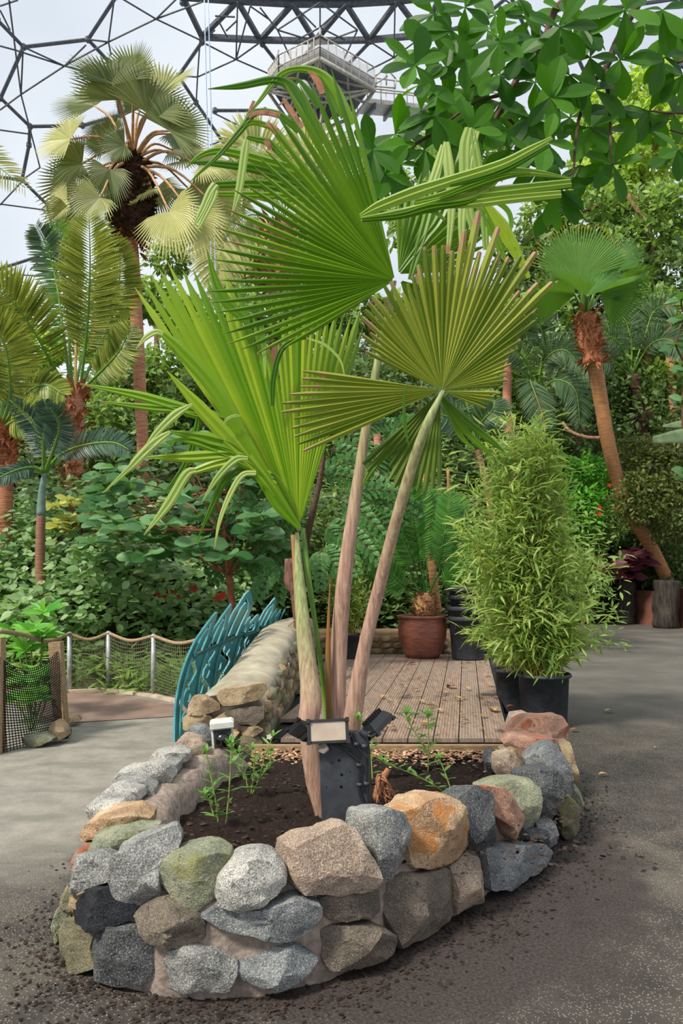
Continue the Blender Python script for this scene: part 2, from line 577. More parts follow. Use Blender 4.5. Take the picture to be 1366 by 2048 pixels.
def ground_mat():
    m, nt, out = nmat('asphalt_paving')
    pos = nt.nodes.new('ShaderNodeNewGeometry').outputs['Position']
    sx = nt.nodes.new('ShaderNodeSeparateXYZ')
    nt.links.new(pos, sx.inputs[0])
    X, Y = sx.outputs[0], sx.outputs[1]
    big = tex(nt, .9, 5, .6, vec=pos)
    mid = tex(nt, 5, 6, .65, vec=pos)
    fine = tex(nt, 90, 2, .7, vec=pos)
    vor = tex(nt, 95, kind='vor', vec=pos)
    dark = ramp(nt, mid, [(.3, S(46, 43, 40)), (.7, S(70, 65, 60))])
    dark = mixc(nt, smooth_(nt, big, .5, .68), dark, S(88, 81, 73))
    dark = mixc(nt, math_(nt, 'MULTIPLY', smooth_(nt, vor, .34, .16), .75), dark, S(150, 140, 124))
    light = ramp(nt, mid, [(.3, S(116, 112, 104)), (.7, S(148, 143, 134))])
    light = mixc(nt, math_(nt, 'MULTIPLY', smooth_(nt, tex(nt, 2.2, 4, .6, vec=pos, stretch=(.5, 1.6, 1)), .5, .66), .7), light, S(108, 108, 98))
    n1 = math_(nt, 'MULTIPLY', math_(nt, 'SUBTRACT', big, .5), 1.2)
    f1 = smooth_(nt, math_(nt, 'ADD', Y, n1), 3.1, 4.3)
    f2 = smooth_(nt, math_(nt, 'ADD', X, n1), -.75, -1.3)
    col = mixc(nt, math_(nt, 'MULTIPLY', f1, f2), dark, light)
    # the far part of the path is smoother and greyer
    far = smooth_(nt, Y, 5.5, 9.5)
    far2 = smooth_(nt, X, .5, 1.2)
    col = mixc(nt, math_(nt, 'MULTIPLY', math_(nt, 'MULTIPLY', far, far2), .85), col, ramp(nt, big, [(.35, S(80, 77, 72)), (.7, S(108, 104, 97))]))
    # spilled soil round the planter
    ex = math_(nt, 'DIVIDE', math_(nt, 'SUBTRACT', X, .08), 1.2)
    ey = math_(nt, 'DIVIDE', math_(nt, 'SUBTRACT', Y, 4.1), 1.55)
    d = math_(nt, 'SQRT', math_(nt, 'ADD', math_(nt, 'MULTIPLY', ex, ex), math_(nt, 'MULTIPLY', ey, ey)))
    d = math_(nt, 'ADD', d, math_(nt, 'MULTIPLY', math_(nt, 'SUBTRACT', mid, .5), .5))
    soil = ramp(nt, fine, [(.35, S(34, 30, 29)), (.65, S(72, 62, 58))])
    col = mixc(nt, math_(nt, 'MULTIPLY', smooth_(nt, d, 1.22, 1.05), .9), col, soil)
    h = math_(nt, 'ADD', math_(nt, 'MULTIPLY', fine, .6), math_(nt, 'MULTIPLY', vor, -.5))
    surf(nt, out, col, .72, bump(nt, h, .55, .006), spec=.4)
    return m


def soil_mat(name, a, b, c):
    m, nt, out = nmat(name)
    n = tex(nt, 60, 6, .75)
    n2 = tex(nt, 170, 2, .6)
    col = ramp(nt, n, [(.3, a), (.7, b)])
    col = mixc(nt, smooth_(nt, n2, .66, .74), col, c)
    surf(nt, out, col, .95, bump(nt, n, 1.0, .02), spec=.15)
    return m


def deck_mat():
    m, nt, out = nmat('deck_boards')
    n = tex(nt, 5, 6, .7, stretch=(6, .8, 1))
    n2 = tex(nt, 1.3, 5, .7)
    at = nd(nt, 'ShaderNodeAttribute', attribute_name='rnd').outputs['Fac']
    col = ramp(nt, n, [(.3, S(108, 88, 76)), (.7, S(164, 142, 126))])
    col = mixc(nt, math_(nt, 'MULTIPLY', at, .45), col, S(136, 124, 114))
    col = mixc(nt, smooth_(nt, n2, .58, .68), col, S(66, 60, 58))
    surf(nt, out, col, .75, bump(nt, n, .4, .004), spec=.3)
    return m


M_GROUND = ground_mat()
M_SOIL = soil_mat('planter_soil', S(30, 23, 21), S(64, 50, 44), S(132, 108, 88))
M_BED = soil_mat('bed_soil', S(30, 30, 20), S(62, 62, 40), S(70, 90, 44))
M_DECK = deck_mat()
M_BROWNPATH = plain('brown_path', S(142, 118, 106), S(112, 92, 84), 3, .7, .3)

# ------------------------------------------------------------------ ground and terrain
g = MB()
g.add([(-30, -6, 0), (40, -6, 0), (40, 60, 0), (-30, 60, 0)], [(0, 1, 2, 3)])
struct(g.build('ground', M_GROUND, base=(0, 0, 0)))

bp = MB()
c = [PG(120, 1448), PG(375, 1432), PG(400, 1426), PG(380, 1416), PG(135, 1374), PG(20, 1360), PG(0, 1400)]
c = [(x, y, .006) for x, y, _ in c]
bp.add(c, [tuple(range(len(c)))])
struct(bp.build('path_brown', M_BROWNPATH))


def hill(x, y):
    """height of the planted slope behind the paths"""
    y0 = np.interp(x, [-30, -12, -7, -3.2, -1.5, 2.4, 2.6, 12, 40], [10, 9.6, 9.2, 9.0, 11.6, 12.3, 20.0, 19.6, 19])
    s = np.interp(x, [-20, -5, 3, 20], [.34, .42, .55, .6])
    z = np.maximum(0, y - y0) * s
    step = np.clip((y - y0) / .5, 0, 1)
    base = np.interp(x, [-10, -2, 2.4, 2.6, 20], [.02, .05, .3, 1.15, 1.15])
    cap = np.interp(x, [-30, -14, 0, 20], [5.5, 7, 11, 15])
    return np.minimum(z, cap) + step * base - (1 - step) * .06


nx, ny = 120, 110
xs = np.linspace(-30, 34, nx)
ys = np.linspace(8.4, 46, ny)
V, Fc = [], []
for j, y in enumerate(ys):
    for i, x in enumerate(xs):
        z = float(hill(x, y))
        if z > .1:
            z += .35 * noise.noise(Vector((x * .5, y * .5, 0)))
        V.append((x, y, z))
for j in range(ny - 1):
    for i in range(nx - 1):
        a = j * nx + i
        Fc.append((a, a + 1, a + 1 + nx, a + nx))
hl = MB()
hl.add(V, Fc)
struct(hl.build('hill', M_BED, base=(0, 8, 0)))


# ------------------------------------------------------------------ greenhouse roof (far, above the trees)
RC, RR = np.array([0., 14., -14.]), 52.0


def SPH(px, py, R=RR):
    o = np.array([0, 0, EYE])
    d = unit(P(px, py, 10.0) - o)
    oc = o - RC
    b = np.dot(oc, d)
    return o + d * (-b + math.sqrt(b * b - (np.dot(oc, oc) - R * R)))


heavy = [((-5, 40), (47, 94)), ((47, 94), (176, 79)), ((176, 79), (233, -8)), ((47, 94), (1, 196)), ((1, 196), (-40, 215)), ((1, 196), (60, 253)),
         ((60, 253), (58, 290)), ((58, 290), (44, 360)), ((44, 360), (-30, 350)), ((44, 360), (95, 410)), ((176, 79), (222, 128)), ((60, 253), (165, 251)), ((222, 128), (240, 230)),
         ((165, 251), (240, 230)), ((95, 410), (115, 500)), ((-10, 541), (73, 514)), ((73, 514), (130, 470)), ((357, 152), (404, 84)), ((357, 152), (300, 190)),
         ((357, 152), (392, 205)), ((404, 84), (404, 74)), ((392, 205), (470, 320)), ((240, 230), (300, 190)),
         ((562, 135), (525, 88)), ((600, 122), (632, 84)), ((695, 130), (742, 82)), ((430, 221), (530, 221)), ((800, 230), (900, 260)), ((900, 60), (960, 40)),
         ((960, 40), (1020, -10)), ((1020, -10), (1060, 78)), ((1060, 78), (1140, 80)), ((1140, 80), (1200, 20)), ((1200, 20), (1366, -5)), ((1060, 78), (1010, 150)),
         ((1140, 80), (1180, 170)), ((1250, 150), (1366, 130)), ((360, -20), (365, 5))]
arch_lo = [(404, 74), (520, 80), (630, 82), (738, 80), (846, 70), (900, 60)]
arch_hi = [(366, -6), (475, 2), (585, 8), (692, 8), (795, 2), (880, -8)]
thin = [((0, 92), (30, 100)), ((30, 100), (129, 132)), ((129, 132), (176, 145)), ((129, 132), (217, 84)), ((217, 84), (176, 79)), ((129, 132), (42, 189)), ((42, 189), (0, 220)), ((42, 189), (18, 0)),
        ((42, 189), (60, 258)), ((42, 189), (46, 100)), ((129, 132), (172, 90)), ((47, 94), (129, 132)), ((20, 60), (0, 20)), ((0, 12), (36, 0)),
        ((217, 84), (228, 0)), ((217, 84), (222, 110)), ((217, 84), (312, 38)), ((312, 38), (240, -5)), ((312, 38), (355, -4)), ((312, 38), (400, 80)), ((312, 38), (404, 4)),
        ((357, 152), (395, 154)), ((395, 154), (400, 80)), ((395, 154), (472, 119)), ((472, 119), (404, 84)), ((472, 119), (520, 85)), ((472, 119), (548, 152)), ((472, 119), (475, 4)),
        ((395, 154), (392, 210)), ((430, 60), (404, 84)), ((0, 260), (58, 268)), ((60, 258), (80, 335)), ((44, 360), (80, 335)), ((0, 410), (45, 362)), ((0, 408), (90, 420)), ((425, 225), (500, 262)),
        ((500, 262), (420, 290)), ((500, 262), (560, 300)), ((0, 548), (110, 553)), ((60, 540), (80, 520)), ((788, 115), (738, 82)), ((788, 115), (846, 72)), ((788, 115), (735, 142)), ((788, 115), (850, 142)),
        ((788, 115), (790, 4)), ((555, 60), (640, 5)), ((640, 5), (715, 60)), ((555, 60), (582, 118)), ((715, 60), (688, 118)), ((555, 60), (520, 15)), ((555, 60), (620, 80)), ((715, 60), (660, 80)),
        ((585, 8), (632, 55)), ((692, 8), (640, 55)), ((640, 55), (590, 82)), ((640, 55), (690, 80)), ((500, 12), (540, 40)), ((430, 32), (470, 34)), ((640, 55), (640, 10)), ((900, 60), (850, 142)), ((850, 142), (960, 180)),
        ((960, 180), (1010, 150)), ((1060, 78), (1180, 100)), ((1010, 0), (1100, 60)), ((1250, 150), (1180, 170)), ((1300, 60), (1200, 20)), ((1300, 60), (1366, 90)),
        ((500, 14), (472, 119)), ((436, 40), (455, 75)), ((452, 62), (475, 40))]
hf = MB()
for a, b in heavy:
    hf.tube(np.linspace(SPH(*a), SPH(*b), 5), .1, 6)
for a, b in zip(arch_lo[:-1], arch_lo[1:]):
    hf.bar(SPH(*a), SPH(*b), .27, .25)
for a, b in zip(arch_hi[:-1], arch_hi[1:]):
    hf.bar(SPH(*a), SPH(*b), .27, .25)
    hf.bar(SPH(a[0], a[1] - 14), SPH(b[0], b[1] - 14), .2, .2)
for i in range(5):
    hf.bar(SPH(*arch_hi[i]), SPH(*arch_lo[i]), .24, .22)
    hf.bar(SPH(*arch_lo[i]), SPH(*arch_hi[i + 1]), .24, .22)
for a, b in thin:
    hf.tube(np.linspace(SPH(*a, RR - 1.2), SPH(*b, RR - 1.2), 3), .045, 5)
for p in {q for e in heavy for q in e} | set(arch_lo):
    c0 = SPH(*p)
    hf.lathe(c0 - np.array([0, 0, .2]), [(.05, 0), (.16, .1), (.16, .3), (.05, .4)], 8)
struct(hf.build('trim_1', M_STEEL, smooth=False, base=(0, 40, 0)))

# the cushions between the frame: clear film, seen as a pale skin
m, nt, out = nmat('foil_cushion')
tr = nt.nodes.new('ShaderNodeBsdfTransparent'); tr.inputs[0].default_value = (.97, .98, .99, 1)
tl = nt.nodes.new('ShaderNodeBsdfTranslucent'); tl.inputs[0].default_value = (.9, .93, .97, 1)
gl = nt.nodes.new('ShaderNodeBsdfGlossy'); gl.inputs['Roughness'].default_value = .25
m1 = nt.nodes.new('ShaderNodeMixShader'); m1.inputs[0].default_value = .14
m2 = nt.nodes.new('ShaderNodeMixShader'); m2.inputs[0].default_value = .04
nt.links.new(tr.outputs[0], m1.inputs[1]); nt.links.new(tl.outputs[0], m1.inputs[2])
nt.links.new(m1.outputs[0], m2.inputs[1]); nt.links.new(gl.outputs[0], m2.inputs[2])
nt.links.new(m2.outputs[0], out.inputs['Surface'])
M_FOIL = m
rf = MB()
V, Fc = [], []
na, ne = 48, 24
for j in range(ne + 1):
    e = math.radians(2 + 76 * j / ne)
    for i in range(na + 1):
        a = math.radians(20 + 140 * i / na)
        q = .25 * math.sin(i * 1.3) * math.sin(j * 1.3)
        V.append(RC + (RR + .5 + q) * np.array([math.cos(a) * math.cos(e), math.sin(a) * math.cos(e), math.sin(e)]))
for j in range(ne):
    for i in range(na):
        a = j * (na + 1) + i
        Fc.append((a, a + 1, a + 2 + na, a + 1 + na))
rf.add(V, Fc)
struct(rf.build('ceiling', M_FOIL, base=(0, 30, 0)))

# ------------------------------------------------------------------ hanging platform
PY = 34.0
pl = thing('viewing_platform', 'white steel lattice viewing platform hanging under the dome beside a walkway', 'platform', P(642, 250, PY))
rim = [(640, 117), (749, 180), (712, 232), (640, 262), (575, 240), (536, 183), (557, 156)]
depth = [PY - 2.5, PY - 1, PY + 2, PY + 3, PY + 2.5, PY + .5, PY - 1.5]
R3 = [P(a[0], a[1], d) for a, d in zip(rim, depth)]
cen = P(645, 178, PY + 2.2)
ph = MB()
for i in range(len(R3)):
    a, b = R3[i], R3[(i + 1) % len(R3)]
    up = np.array([0, .25, .5])
    ph.add([a + up, b + up, cen + up * 1.4, a + up * 1.5, b + up * 1.5, cen + up * 2.2], [(0, 1, 2), (5, 4, 3), (0, 3, 4, 1), (1, 4, 5, 2), (2, 5, 3, 0)])
ph.build('floor_panel', plain('platform_grey', S(120, 122, 126), S(84, 86, 92), 4, .6, .1), pl, smooth=False)
pt = MB()
mids = [P(x, y, PY - .5) for x, y in ((615, 160), (660, 158), (697, 190), (672, 205), (618, 205), (590, 185), (643, 190))]
for i in range(len(R3)):
    pt.tube(np.linspace(R3[i], R3[(i + 1) % len(R3)], 3), .09, 6)
    ds = sorted(range(7), key=lambda k: np.linalg.norm(mids[k] - R3[i]))[:4]
    for k in ds:
        pt.tube(np.linspace(R3[i], mids[k], 3), .06, 5)
    h = (R3[i] + R3[(i + 1) % len(R3)]) / 2
    k = min(range(7), key=lambda k: np.linalg.norm(mids[k] - h))
    pt.tube(np.linspace(h, mids[k], 3), .05, 5)
for i in range(7):
    for j in range(i):
        if np.linalg.norm(mids[i] - mids[j]) < 1.35:
            pt.tube(np.linspace(mids[i], mids[j], 3), .06, 5)
pt.build('truss', M_STEEL_L, pl)
pr = MB()
for a, b in ((5, 6), (6, 0), (0, 1)):
    for k in np.linspace(0, 1, 8):
        q = R3[a] * (1 - k) + R3[b] * k
        pr.tube([q, q + np.array([0, 0, 1.1])], .03, 5)
    for zz in (.55, 1.1):
        pr.tube([R3[a] + np.array([0, 0, zz]), R3[b] + np.array([0, 0, zz])], .035, 5)
pr.build('railing', M_STEEL_L, pl)
m, nt, out = nmat('mesh_panel')
tr = nt.nodes.new('ShaderNodeBsdfTransparent')
df = nt.nodes.new('ShaderNodeBsdfDiffuse'); df.inputs[0].default_value = (*S(190, 184, 176), 1)
mx = nt.nodes.new('ShaderNodeMixShader'); mx.inputs[0].default_value = .35
nt.links.new(tr.outputs[0], mx.inputs[1]); nt.links.new(df.outputs[0], mx.inputs[2]); nt.links.new(mx.outputs[0], out.inputs[0])
pm = MB()
for a, b in ((5, 6), (6, 0), (0, 1)):
    up = np.array([0, .04, 1.0])
    pm.add([R3[a], R3[b], R3[b] + up, R3[a] + up], [(0, 1, 2, 3)])
pm.build('mesh_panel', m, pl)
pc = MB()
top = SPH(640, 55)
for q in (R3[0] + np.array([0, 0, 1.1]),):
    pc.tube([q, top], .06, 5)
for q in (R3[5], R3[1]):
    pc.tube([q, SPH(q[0] * 12 + 600, 100)], .04, 5)
pc.build('suspension_cable', M_STEEL_L, pl)
fl = MB()
fl.lathe(P(607, 186, PY - 1.6) - np.array([0, 0, .3]), [(.12, 0), (.3, .1), (.36, .5), (.2, .8), (.05, .9)], 14)
fl.build('floodlight_drum', M_WHITE, pl)

wk = thing('walkway_bridge', 'pale steel walkway with railings leading right from the hanging platform', 'walkway', P(800, 235, PY))
w1 = MB()
A0, A1 = P(735, 205, PY + 1), P(1000, 232, PY + 6)
B0, B1 = P(715, 228, PY + 3), P(1000, 250, PY + 8)
th = np.array([0, 0, .22])
w1.add([A0, A1, B1, B0, A0 + th, A1 + th, B1 + th, B0 + th], [(0, 1, 2, 3), (4, 7, 6, 5), (0, 4, 5, 1), (1, 5, 6, 2), (2, 6, 7, 3), (3, 7, 4, 0)])
w1.build('deck_plate', M_STEEL_L, wk, smooth=False)
w2 = MB()
for (a, b) in ((A0, A1), (B0, B1)):
    for z in (.55, 1.1):
        w2.tube([a + np.array([0, 0, z + .2]), b + np.array([0, 0, z + .2])], .04, 5)
    for k in np.linspace(0, 1, 12):
        q = a * (1 - k) + b * k
        w2.tube([q, q + np.array([0, 0, 1.3])], .03, 5)
q0 = P(762, 170, PY); q1 = P(790, 150, PY); 
for a, b in (((735, 165), (772, 135)), ((772, 135), (792, 158)), ((735, 178), (775, 152)), ((792, 158), (790, 178)), ((772, 135), (773, 170)), ((745, 172), (790, 176)), ((752, 150), (752, 175))):
    w2.tube([P(*a, PY + .5), P(*b, PY + .5)], .04, 5)
w2.build('railing', M_STEEL_L, wk)
w3 = MB()
for k in np.linspace(.05, 1, 9):
    a, b = A0 * (1 - k) + A1 * k, B0 * (1 - k) + B1 * k
    w3.bar(a - th * .6, b - th * .6, .12, .3)
w3.build('cross_beam', M_STEEL, wk, smooth=False)
for k, x in enumerate((412, 420)):
    rp = MB()
    rp.tube(resample([P(x - 4, -20, 22), P(x + 4, 300, 22), P(x + 14, 640, 22)], 8), .018, 5)
    tag(rp.build('climbing_rope', plain('rope_blue', S(190, 206, 226), S(150, 170, 200), 30, .8, .1)), 'thin pale blue rope hanging from the roof beside the tall fan palm', 'rope', 'pair of thin pale ropes hanging from the roof')
# ------------------------------------------------------------------ stone planter
FX = [100, 122, 150, 200, 300, 400, 500, 600, 700, 780, 900, 960, 1050, 1100, 1135, 1160]
FY = [3.15, 2.92, 2.76, 2.62, 2.54, 2.52, 2.53, 2.57, 2.67, 2.81, 3.05, 3.2, 3.52, 3.8, 4.15, 4.6]


def YF(px):
    return float(np.interp(px, FX, FY))


def blob(outline3, half, ax_n=(0, 1, 0), seed=0, nt_=46, nr=9, amp=.012, face=.5):
    """a rock: a closed outline (3-D points) given depth along ax_n, with broken facets and rounded arrises"""
    o = np.asarray(outline3, float)
    c = o.mean(0)
    n = unit(np.asarray(ax_n, float))
    e1 = unit(np.cross((0, 0, 1), n)); e2 = np.cross(n, e1)
    m = len(o)
    pts = np.array([o[i] * (1 - t) + o[(i + 1) % m] * t for i in range(m) for t in np.linspace(0, 1, 12, endpoint=False)])
    k = 1
    pts = sum(np.roll(pts, s, 0) for s in range(-k, k + 1)) / (2 * k + 1)
    dl = np.concatenate([[0], np.cumsum(np.linalg.norm(np.diff(np.vstack([pts, pts[:1]]), axis=0), axis=1))])
    tt = np.linspace(0, dl[-1], nt_, endpoint=False)
    pp = np.vstack([pts, pts[:1]])
    ring = np.stack([np.interp(tt, dl, pp[:, q]) for q in range(3)], 1) - c
    rs = np.random.default_rng(abs(int(seed)) + 1)
    size = np.abs(ring).max()
    tilt = rs.normal(0, .1, 2)
    # (scale, depth) profile from the front pole to the back pole
    pr = [(.25, -1), (.5, -1), (.7, -.98), (.86, -.96), (.955, -.86), (.99, -.66), (1.0, -.36), (1.0, 0), (1.0, .36), (.96, .7), (.85, .92), (.6, 1), (.3, 1)]
    if nr < 6:
        pr = [(.5, -1), (.86, -.9), (1, -.4), (1, .4), (.8, .95)]
    V = [-n * half]
    for s_, w_ in pr:
        for q in ring:
            V.append(q * s_ + n * half * w_ * (1 + tilt[0] * (q @ e1) / size + tilt[1] * (q @ e2) / size))
    V.append(n * half)
    V = np.array(V)
    planes = []
    for q in range(7):
        a = rs.uniform(0, 2 * math.pi)
        st = rs.uniform(.25, .95)
        planes.append((unit(np.array([math.cos(a) * st, math.sin(a) * st, -1.0])), rs.uniform(.55, .9)))
    loc = np.stack([V @ e1 / size, V @ e2 / size, V @ n / half], 1)
    for pn, pd in planes:
        ex = np.maximum(0, loc @ pn - pd)
        dz = ex / pn[2]
        loc[:, 2] -= dz
        V = V - n * (dz * half)[:, None]
    for i in range(len(V)):
        g = (V[i] + c) * 7 + seed * 3.1
        f_ = noise.noise(Vector(g)); f2 = noise.noise(Vector(g * 2.7)); f3 = 1 - abs(noise.noise(Vector(g * 5.5))) * 2
        V[i] = V[i] + unit(V[i]) * (amp * 1.1 * f_ + amp * .8 * f2 + amp * .3 * f3)
    V = V + c
    N, L = nt_, len(pr)
    fs = []
    for k in range(N):
        fs.append((0, 1 + (k + 1) % N, 1 + k))
        fs.append((len(V) - 1, 1 + (L - 1) * N + k, 1 + (L - 1) * N + (k + 1) % N))
    for j in range(L - 1):
        for k in range(N):
            a = 1 + j * N + k
            b = 1 + j * N + (k + 1) % N
            fs.append((a, b, b + N, a + N))
    return V, fs


def rock_part(poly, Y, half, mat, parent, seed, name='stone', label=None, ax=None, amp=.012):
    mx_, my_ = sum(p[0] for p in poly) / len(poly), sum(p[1] for p in poly) / len(poly)
    ek = 1.07 if my_ > 1780 else 1.035
    poly = [(mx_ + (p[0] - mx_) * ek, my_ + (p[1] - my_) * ek) for p in poly]
    if Y is None:
        cx = sum(p[0] for p in poly) / len(poly)
        pts = np.array([P(px, py, YF(px) + .06) for px, py in poly])
        ya, yb = YF(cx - 30), YF(cx + 30)
        xa = P(cx - 30, 1800, ya)[0]; xb = P(cx + 30, 1800, yb)[0]
        n = unit(np.array([-(yb - ya), xb - xa, 0]))
        if ax is None:
            ax = n
    else:
        pts = np.array([P(px, py, Y) for px, py in poly])
        ax = (0, 1, 0) if ax is None else ax
    V, f = blob(pts, half, ax, seed, amp=amp)
    b = MB()
    b.add(V, f, rnd=random.random())
    o = b.build(name, mat, parent, crisp=24)
    if label:
        o['label'] = label
    return o


planter = thing('stone_planter', 'curved dry planter wall of mixed granite stones around the young palm', 'planter', (0.1, 4.0, 0))
ST = [
    (G1, [(229, 1750), (241, 1699), (279, 1678), (346, 1655), (359, 1678), (354, 1699), (325, 1727), (328, 1778), (310, 1796), (264, 1791), (236, 1776)], 2.66, .12),
    (G6, [(325, 1735), (338, 1711), (374, 1696), (430, 1697), (463, 1708), (465, 1722), (440, 1748), (437, 1775), (400, 1806), (385, 1802), (345, 1785), (327, 1760)], 2.62, .12),
    (G2, [(437, 1766), (446, 1742), (471, 1715), (514, 1700), (546, 1712), (568, 1734), (573, 1758), (560, 1780), (525, 1792), (479, 1802), (446, 1791)], 2.6, .13),
    (G3, [(569, 1729), (576, 1693), (606, 1677), (655, 1658), (693, 1651), (704, 1674), (733, 1723), (735, 1750), (717, 1769), (674, 1775), (598, 1777), (584, 1764)], None, .13),
    (G1, [(732, 1625), (756, 1616), (785, 1620), (809, 1664), (818, 1727), (804, 1751), (746, 1761), (737, 1727), (732, 1678)], None, .12),
    (G5, [(797, 1630), (848, 1596), (896, 1596), (910, 1630), (924, 1688), (906, 1712), (867, 1729), (822, 1732), (816, 1688), (804, 1659)], None, .13),
    (G4, [(906, 1601), (949, 1577), (973, 1587), (983, 1635), (1005, 1664), (973, 1683), (939, 1699), (925, 1683), (912, 1640)], None, .12),
    (G10, [(972, 1575), (996, 1575), (1017, 1588), (1028, 1622), (1041, 1657), (1036, 1673), (1014, 1674), (1004, 1654), (980, 1625), (975, 1599)], None, .1),
    (G6, [(952, 1575), (990, 1562), (1028, 1558), (1062, 1565), (1074, 1575), (1074, 1617), (1064, 1638), (1043, 1649), (1033, 1630), (1025, 1604), (1012, 1584), (985, 1580)], 3.62, .13),
    (G4, [(1028, 1549), (1065, 1536), (1107, 1538), (1120, 1549), (1121, 1596), (1107, 1617), (1078, 1638), (1070, 1600), (1071, 1575), (1058, 1562), (1030, 1557)], 3.85, .13),
    (G9, [(1049, 1517), (1080, 1491), (1109, 1488), (1128, 1520), (1136, 1551), (1141, 1570), (1130, 1596), (1120, 1599), (1118, 1553), (1105, 1538), (1054, 1532)], 4.15, .14),
    (G10, [(1004, 1483), (1028, 1470), (1104, 1476), (1113, 1488), (1075, 1494), (1049, 1519), (1022, 1504)], 4.55, .15),
    (G10, [(1014, 1464), (1028, 1449), (1049, 1435), (1117, 1433), (1133, 1449), (1135, 1488), (1110, 1490), (1090, 1480), (1017, 1482)], 4.9, .2),
    (G11, [(1112, 1483), (1136, 1484), (1149, 1545), (1148, 1566), (1133, 1556), (1122, 1520)], 4.75, .16),
    (G6, [(1133, 1552), (1152, 1572), (1158, 1602), (1151, 1622), (1138, 1602), (1124, 1592)], 4.35, .12),
    (G13, [(1112, 1612), (1138, 1594), (1154, 1612), (1151, 1651), (1133, 1673), (1117, 1659), (1114, 1633)], 4.05, .12),
    (G9, [(1072, 1646), (1104, 1641), (1114, 1665), (1112, 1683), (1083, 1703), (1074, 1675)], 3.75, .1),
    (G4, [(1041, 1654), (1070, 1655), (1073, 1675), (1041, 1677)], None, .09),
    (G9, [(962, 1694), (1012, 1683), (1062, 1683), (1078, 1696), (1064, 1720), (1020, 1757), (972, 1778), (965, 1725)], None, .13),
    (G3, [(889, 1732), (930, 1703), (954, 1717), (963, 1770), (954, 1799), (911, 1821), (898, 1799), (894, 1751)], None, .12),
    (G8, [(761, 1765), (882, 1734), (894, 1761), (897, 1825), (857, 1854), (785, 1884), (770, 1838)], None, .13),
    (G8, [(636, 1791), (722, 1769), (749, 1781), (751, 1818), (728, 1826), (660, 1833), (641, 1818)], None, .11),
    (G9, [(405, 1824), (440, 1806), (520, 1810), (590, 1785), (631, 1796), (630, 1812), (603, 1850), (573, 1871), (511, 1858), (450, 1842)], None, .12),
    (G8, [(641, 1856), (655, 1845), (728, 1840), (766, 1856), (763, 1888), (736, 1909), (655, 1928), (641, 1910)], None, .12),
    (G9, [(484, 1888), (592, 1880), (630, 1910), (603, 1930), (565, 1954), (520, 1954), (480, 1942)], None, .12),
    (G1, [(322, 1940), (346, 1896), (380, 1879), (438, 1891), (472, 1910), (474, 1938), (462, 1963), (414, 1970), (341, 1967)], None, .12),
    (G8, [(274, 1824), (295, 1806), (331, 1793), (395, 1819), (412, 1834), (410, 1868), (372, 1878), (320, 1865), (295, 1850)], None, .12),
    (G4, [(188, 1888), (197, 1858), (228, 1840), (284, 1850), (313, 1868), (313, 1944), (279, 1958), (202, 1946)], None, .12),
    (G7, [(177, 1801), (195, 1770), (228, 1768), (248, 1788), (281, 1814), (269, 1832), (233, 1840), (200, 1847), (179, 1829)], None, .11),
    (G1, [(149, 1760), (164, 1709), (187, 1706), (220, 1745), (223, 1760), (177, 1778), (161, 1778)], None, .11),
    (G6, [(185, 1688), (197, 1668), (259, 1653), (313, 1651), (323, 1667), (264, 1690), (241, 1705), (233, 1727), (215, 1733), (195, 1722)], 2.86, .12),
    (G13, [(126, 1870), (151, 1834), (185, 1840), (195, 1860), (190, 1893), (197, 1931), (164, 1938), (146, 1915), (128, 1896)], None, .11),
    (G6, [(115, 1850), (123, 1809), (138, 1802), (148, 1834), (131, 1868), (118, 1873)], 2.98, .1),
    (G13, [(131, 1793), (141, 1765), (156, 1783), (160, 1814), (141, 1820)], 2.95, .1),
    (G11, [(161, 1793), (177, 1784), (181, 1812), (167, 1816)], None, .07),
    (G10, [(150, 1718), (158, 1692), (184, 1694), (176, 1714), (155, 1735)], 2.9, .08),
    (G12, [(167, 1669), (177, 1642), (215, 1624), (274, 1615), (304, 1629), (304, 1650), (250, 1660), (190, 1668), (175, 1675)], 3.0, .14),
    (G2, [(180, 1624), (182, 1607), (205, 1597), (247, 1597), (259, 1609), (259, 1620), (215, 1628), (182, 1634)], 3.2, .12),
    (G2, [(198, 1596), (220, 1574), (245, 1570), (279, 1580), (284, 1594), (269, 1606), (247, 1600)], 3.38, .12),
    (G1, [(225, 1571), (240, 1557), (294, 1557), (312, 1572), (310, 1594), (294, 1603), (279, 1590), (245, 1580)], 3.52, .12),
    (G2, [(235, 1556), (250, 1537), (279, 1533), (314, 1528), (334, 1535), (345, 1554), (334, 1566), (302, 1566), (259, 1564)], 3.68, .13),
    (G1, [(295, 1534), (334, 1518), (356, 1525), (357, 1542), (344, 1553), (325, 1547)], 3.84, .12),
    (G2, [(302, 1519), (314, 1503), (352, 1498), (377, 1505), (378, 1518), (356, 1528), (314, 1528)], 4.0, .13),
    (G3, [(345, 1497), (364, 1473), (399, 1478), (411, 1493), (404, 1508), (356, 1510)], 4.25, .15),
    (G9, [(371, 1469), (384, 1453), (404, 1455), (427, 1473), (426, 1490), (409, 1486), (389, 1478)], 4.55, .15),
]
LBL = {6: 'dark speckled stone', 5: 'orange and cream stone', 2: 'rounded white granite stone', 28: 'black stone', 36: 'tan streaked stone', 12: 'reddish flat stone'}
for i, (mt, poly, Y, hf_) in enumerate(ST):
    rock_part(poly, Y, hf_, mt, planter, i * 7 + 3, label=LBL.get(i))

